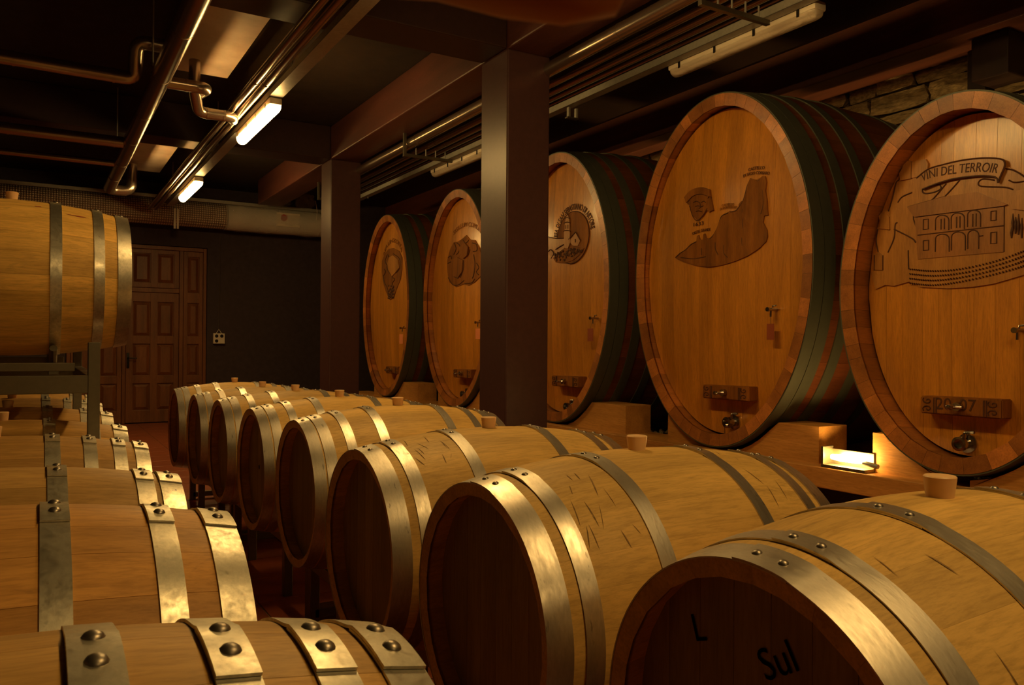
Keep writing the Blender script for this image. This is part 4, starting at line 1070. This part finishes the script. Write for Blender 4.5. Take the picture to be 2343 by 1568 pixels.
# ceiling panels (cooling units)
for (x0, x1, y0, y1, lab) in ((.90, 1.425, 5.5, 7.38, 'pale dusty ceiling panel nearer the camera, above the long pipe'), (.93, 1.425, 9.6, 11.95, 'pale dusty ceiling panel farther back, above the pipe elbow')):
    tag(link('ceiling_panel', boxme((x0, y0, 3.60), (x1, y1, Z_C), .004), None, M['panel']), lab, 'panel')
tag(link('hanger_rod', tubeme([(.70, 6.3, 3.26), (.70, 6.3, Z_C)], .006, 6), None, M['zinc']), 'thin rod above the raised elbow at the upper left', 'rod')
tag(link('hanger_rod', tubeme([(.66, 8.8, 3.26), (.66, 8.8, Z_C)], .006, 6), None, M['zinc']), 'thin rod above the middle cross pipe', 'rod')

# big duct along the back wall, with plastic film round its right end
dy = 13.25
du = empty('air_duct', 'long round duct in diamond patterned foil across the far wall', 'duct', (-3.3, dy, 3.27))
bm = bmesh.new(); tube(bm, [(0, 0, 0), (5.85, 0, 0)], .205, 32); link('duct_wrap', fin(bm, smooth=50, mat=M['foil']), du)
link('top_rail', boxme((0, -.23, .165), (7.4, -.19, .215), .004, M['zinc']), du)
bm = bmesh.new(); tube(bm, [(5.86, 0, 0), (7.4, 0, 0)], .208, 32); link('duct_sleeve', fin(bm, smooth=50, mat=M['panel']), du, label='plain pale sleeve at the right end')
bm = bmesh.new(); lathe(bm, [(0, 0), (.055, 0), (.055, .002), (0, .002)], (6.72, -.208, .03), (0, -1, 0), 20); st = link('sticker', boxme((6.60, -.2075, -.11), (6.98, -.2055, .11), 0, M['paper']), du, label='pale sticker with a red dot')
link('red_dot', fin(bm, mat=M['red']), st)
bm = bmesh.new(); tube(bm, [(5.83+k*.1, 0, 0) for k in range(16)], [.222+.012*noise.noise(Vector((k*1.7, 0, 0))) for k in range(16)], 40)
for v in bm.verts: v.co += noise.noise_vector(v.co*6)*.014
tag(link('plastic_film', fin(bm, smooth=60), None, M['film'], loc=(-3.3, dy, 3.27)), 'clear plastic film wrapped round the right end of the duct', 'film')
for cx_, r1, r2, lab in ((3.32, .24, .12, 'crumpled clear plastic heap on top of the duct, left one'), (3.80, .17, .20, 'crumpled clear plastic heap on top of the duct, next to the pillar')):
    bm = bmesh.new(); bmesh.ops.create_icosphere(bm, subdivisions=4, radius=1)
    for v in bm.verts:
        v.co *= 1+.35*noise.noise(v.co*2.3+Vector((cx_, 0, 0))); v.co = Vector((v.co.x*r1, v.co.y*.12, v.co.z*r2))
    tag(link('plastic_film', fin(bm, smooth=60), None, M['film'], loc=(cx_, dy, 3.50+r2*.7)), lab, 'film')
tag(link('strap', tubeme(bend([(3.92, 13.0, 3.62), (3.95, 12.99, 3.44), (3.93, 12.99, 3.30)], .03), .004, 6), None, M['white']), 'thin pale strap hanging by the plastic film', 'strap')
bk = empty('duct_bracket', 'short pale double bracket hanging in front of the duct', 'bracket', (1.78, 12.95, 2.98))
for x in (-.035, .008): link('plate', boxme((x, 0, 0), (x+.030, .012, .30), .002, M['white']), bk)
link('suspension_rod', tubeme([(0, .02, .28), (0, .02, .80)], .006, 6, M['zinc']), bk)

# socket box with its cable
sb = empty('socket_box', 'cream box with three round sockets hanging on the back wall', 'socket box', (2.54, 13.69, 1.25))
link('box_body', boxme((-.09, -.06, 0), (.09, 0, .17), .008, M['white']), sb)
for x, z in ((-.04, .125), (.04, .125), (-.04, .045)):
    bm = bmesh.new(); lathe(bm, [(0, .004), (.02, .004), (.026, .008), (.026, 0), (0, 0)], (x, -.06, z), (0, -1, 0), 16); link('socket', fin(bm, mat=M['black']), sb)
link('hanging_loop', tubeme([(-.04, -.03, .17), (0, -.03, .235), (.04, -.03, .17)], .006, 6, M['white']), sb)
tag(link('cable', tubeme([(2.54, 13.68, 1.47), (2.55, 13.68, 3.0)], .007, 6), None, M['cable']), 'thin dark cable running up the back wall from the socket box', 'cable')

# blurred leather strap close to the lens at the top edge
def near(x, y, d): return CAM+(FW+RR*((x-CX)/FPX)-UU*((y-CY)/FPX))*d
bm = bmesh.new()
tube(bm, [near(620, -280, .30), near(840, -110, .27), near(1010, -95, .25), near(1170, -50, .24), near(1300, -28, .235), near(1380, -30, .235), near(1405, -80, .235), near(1390, -180, .24), near(1300, -300, .25)], [.014, .0145, .0125, .0115, .0105, .009, .0075, .008, .009], 14)
tag(link('leather_strap', fin(bm, smooth=60), None, M['strap']), 'blurred brown leather strap looping at the top edge close to the lens', 'strap')
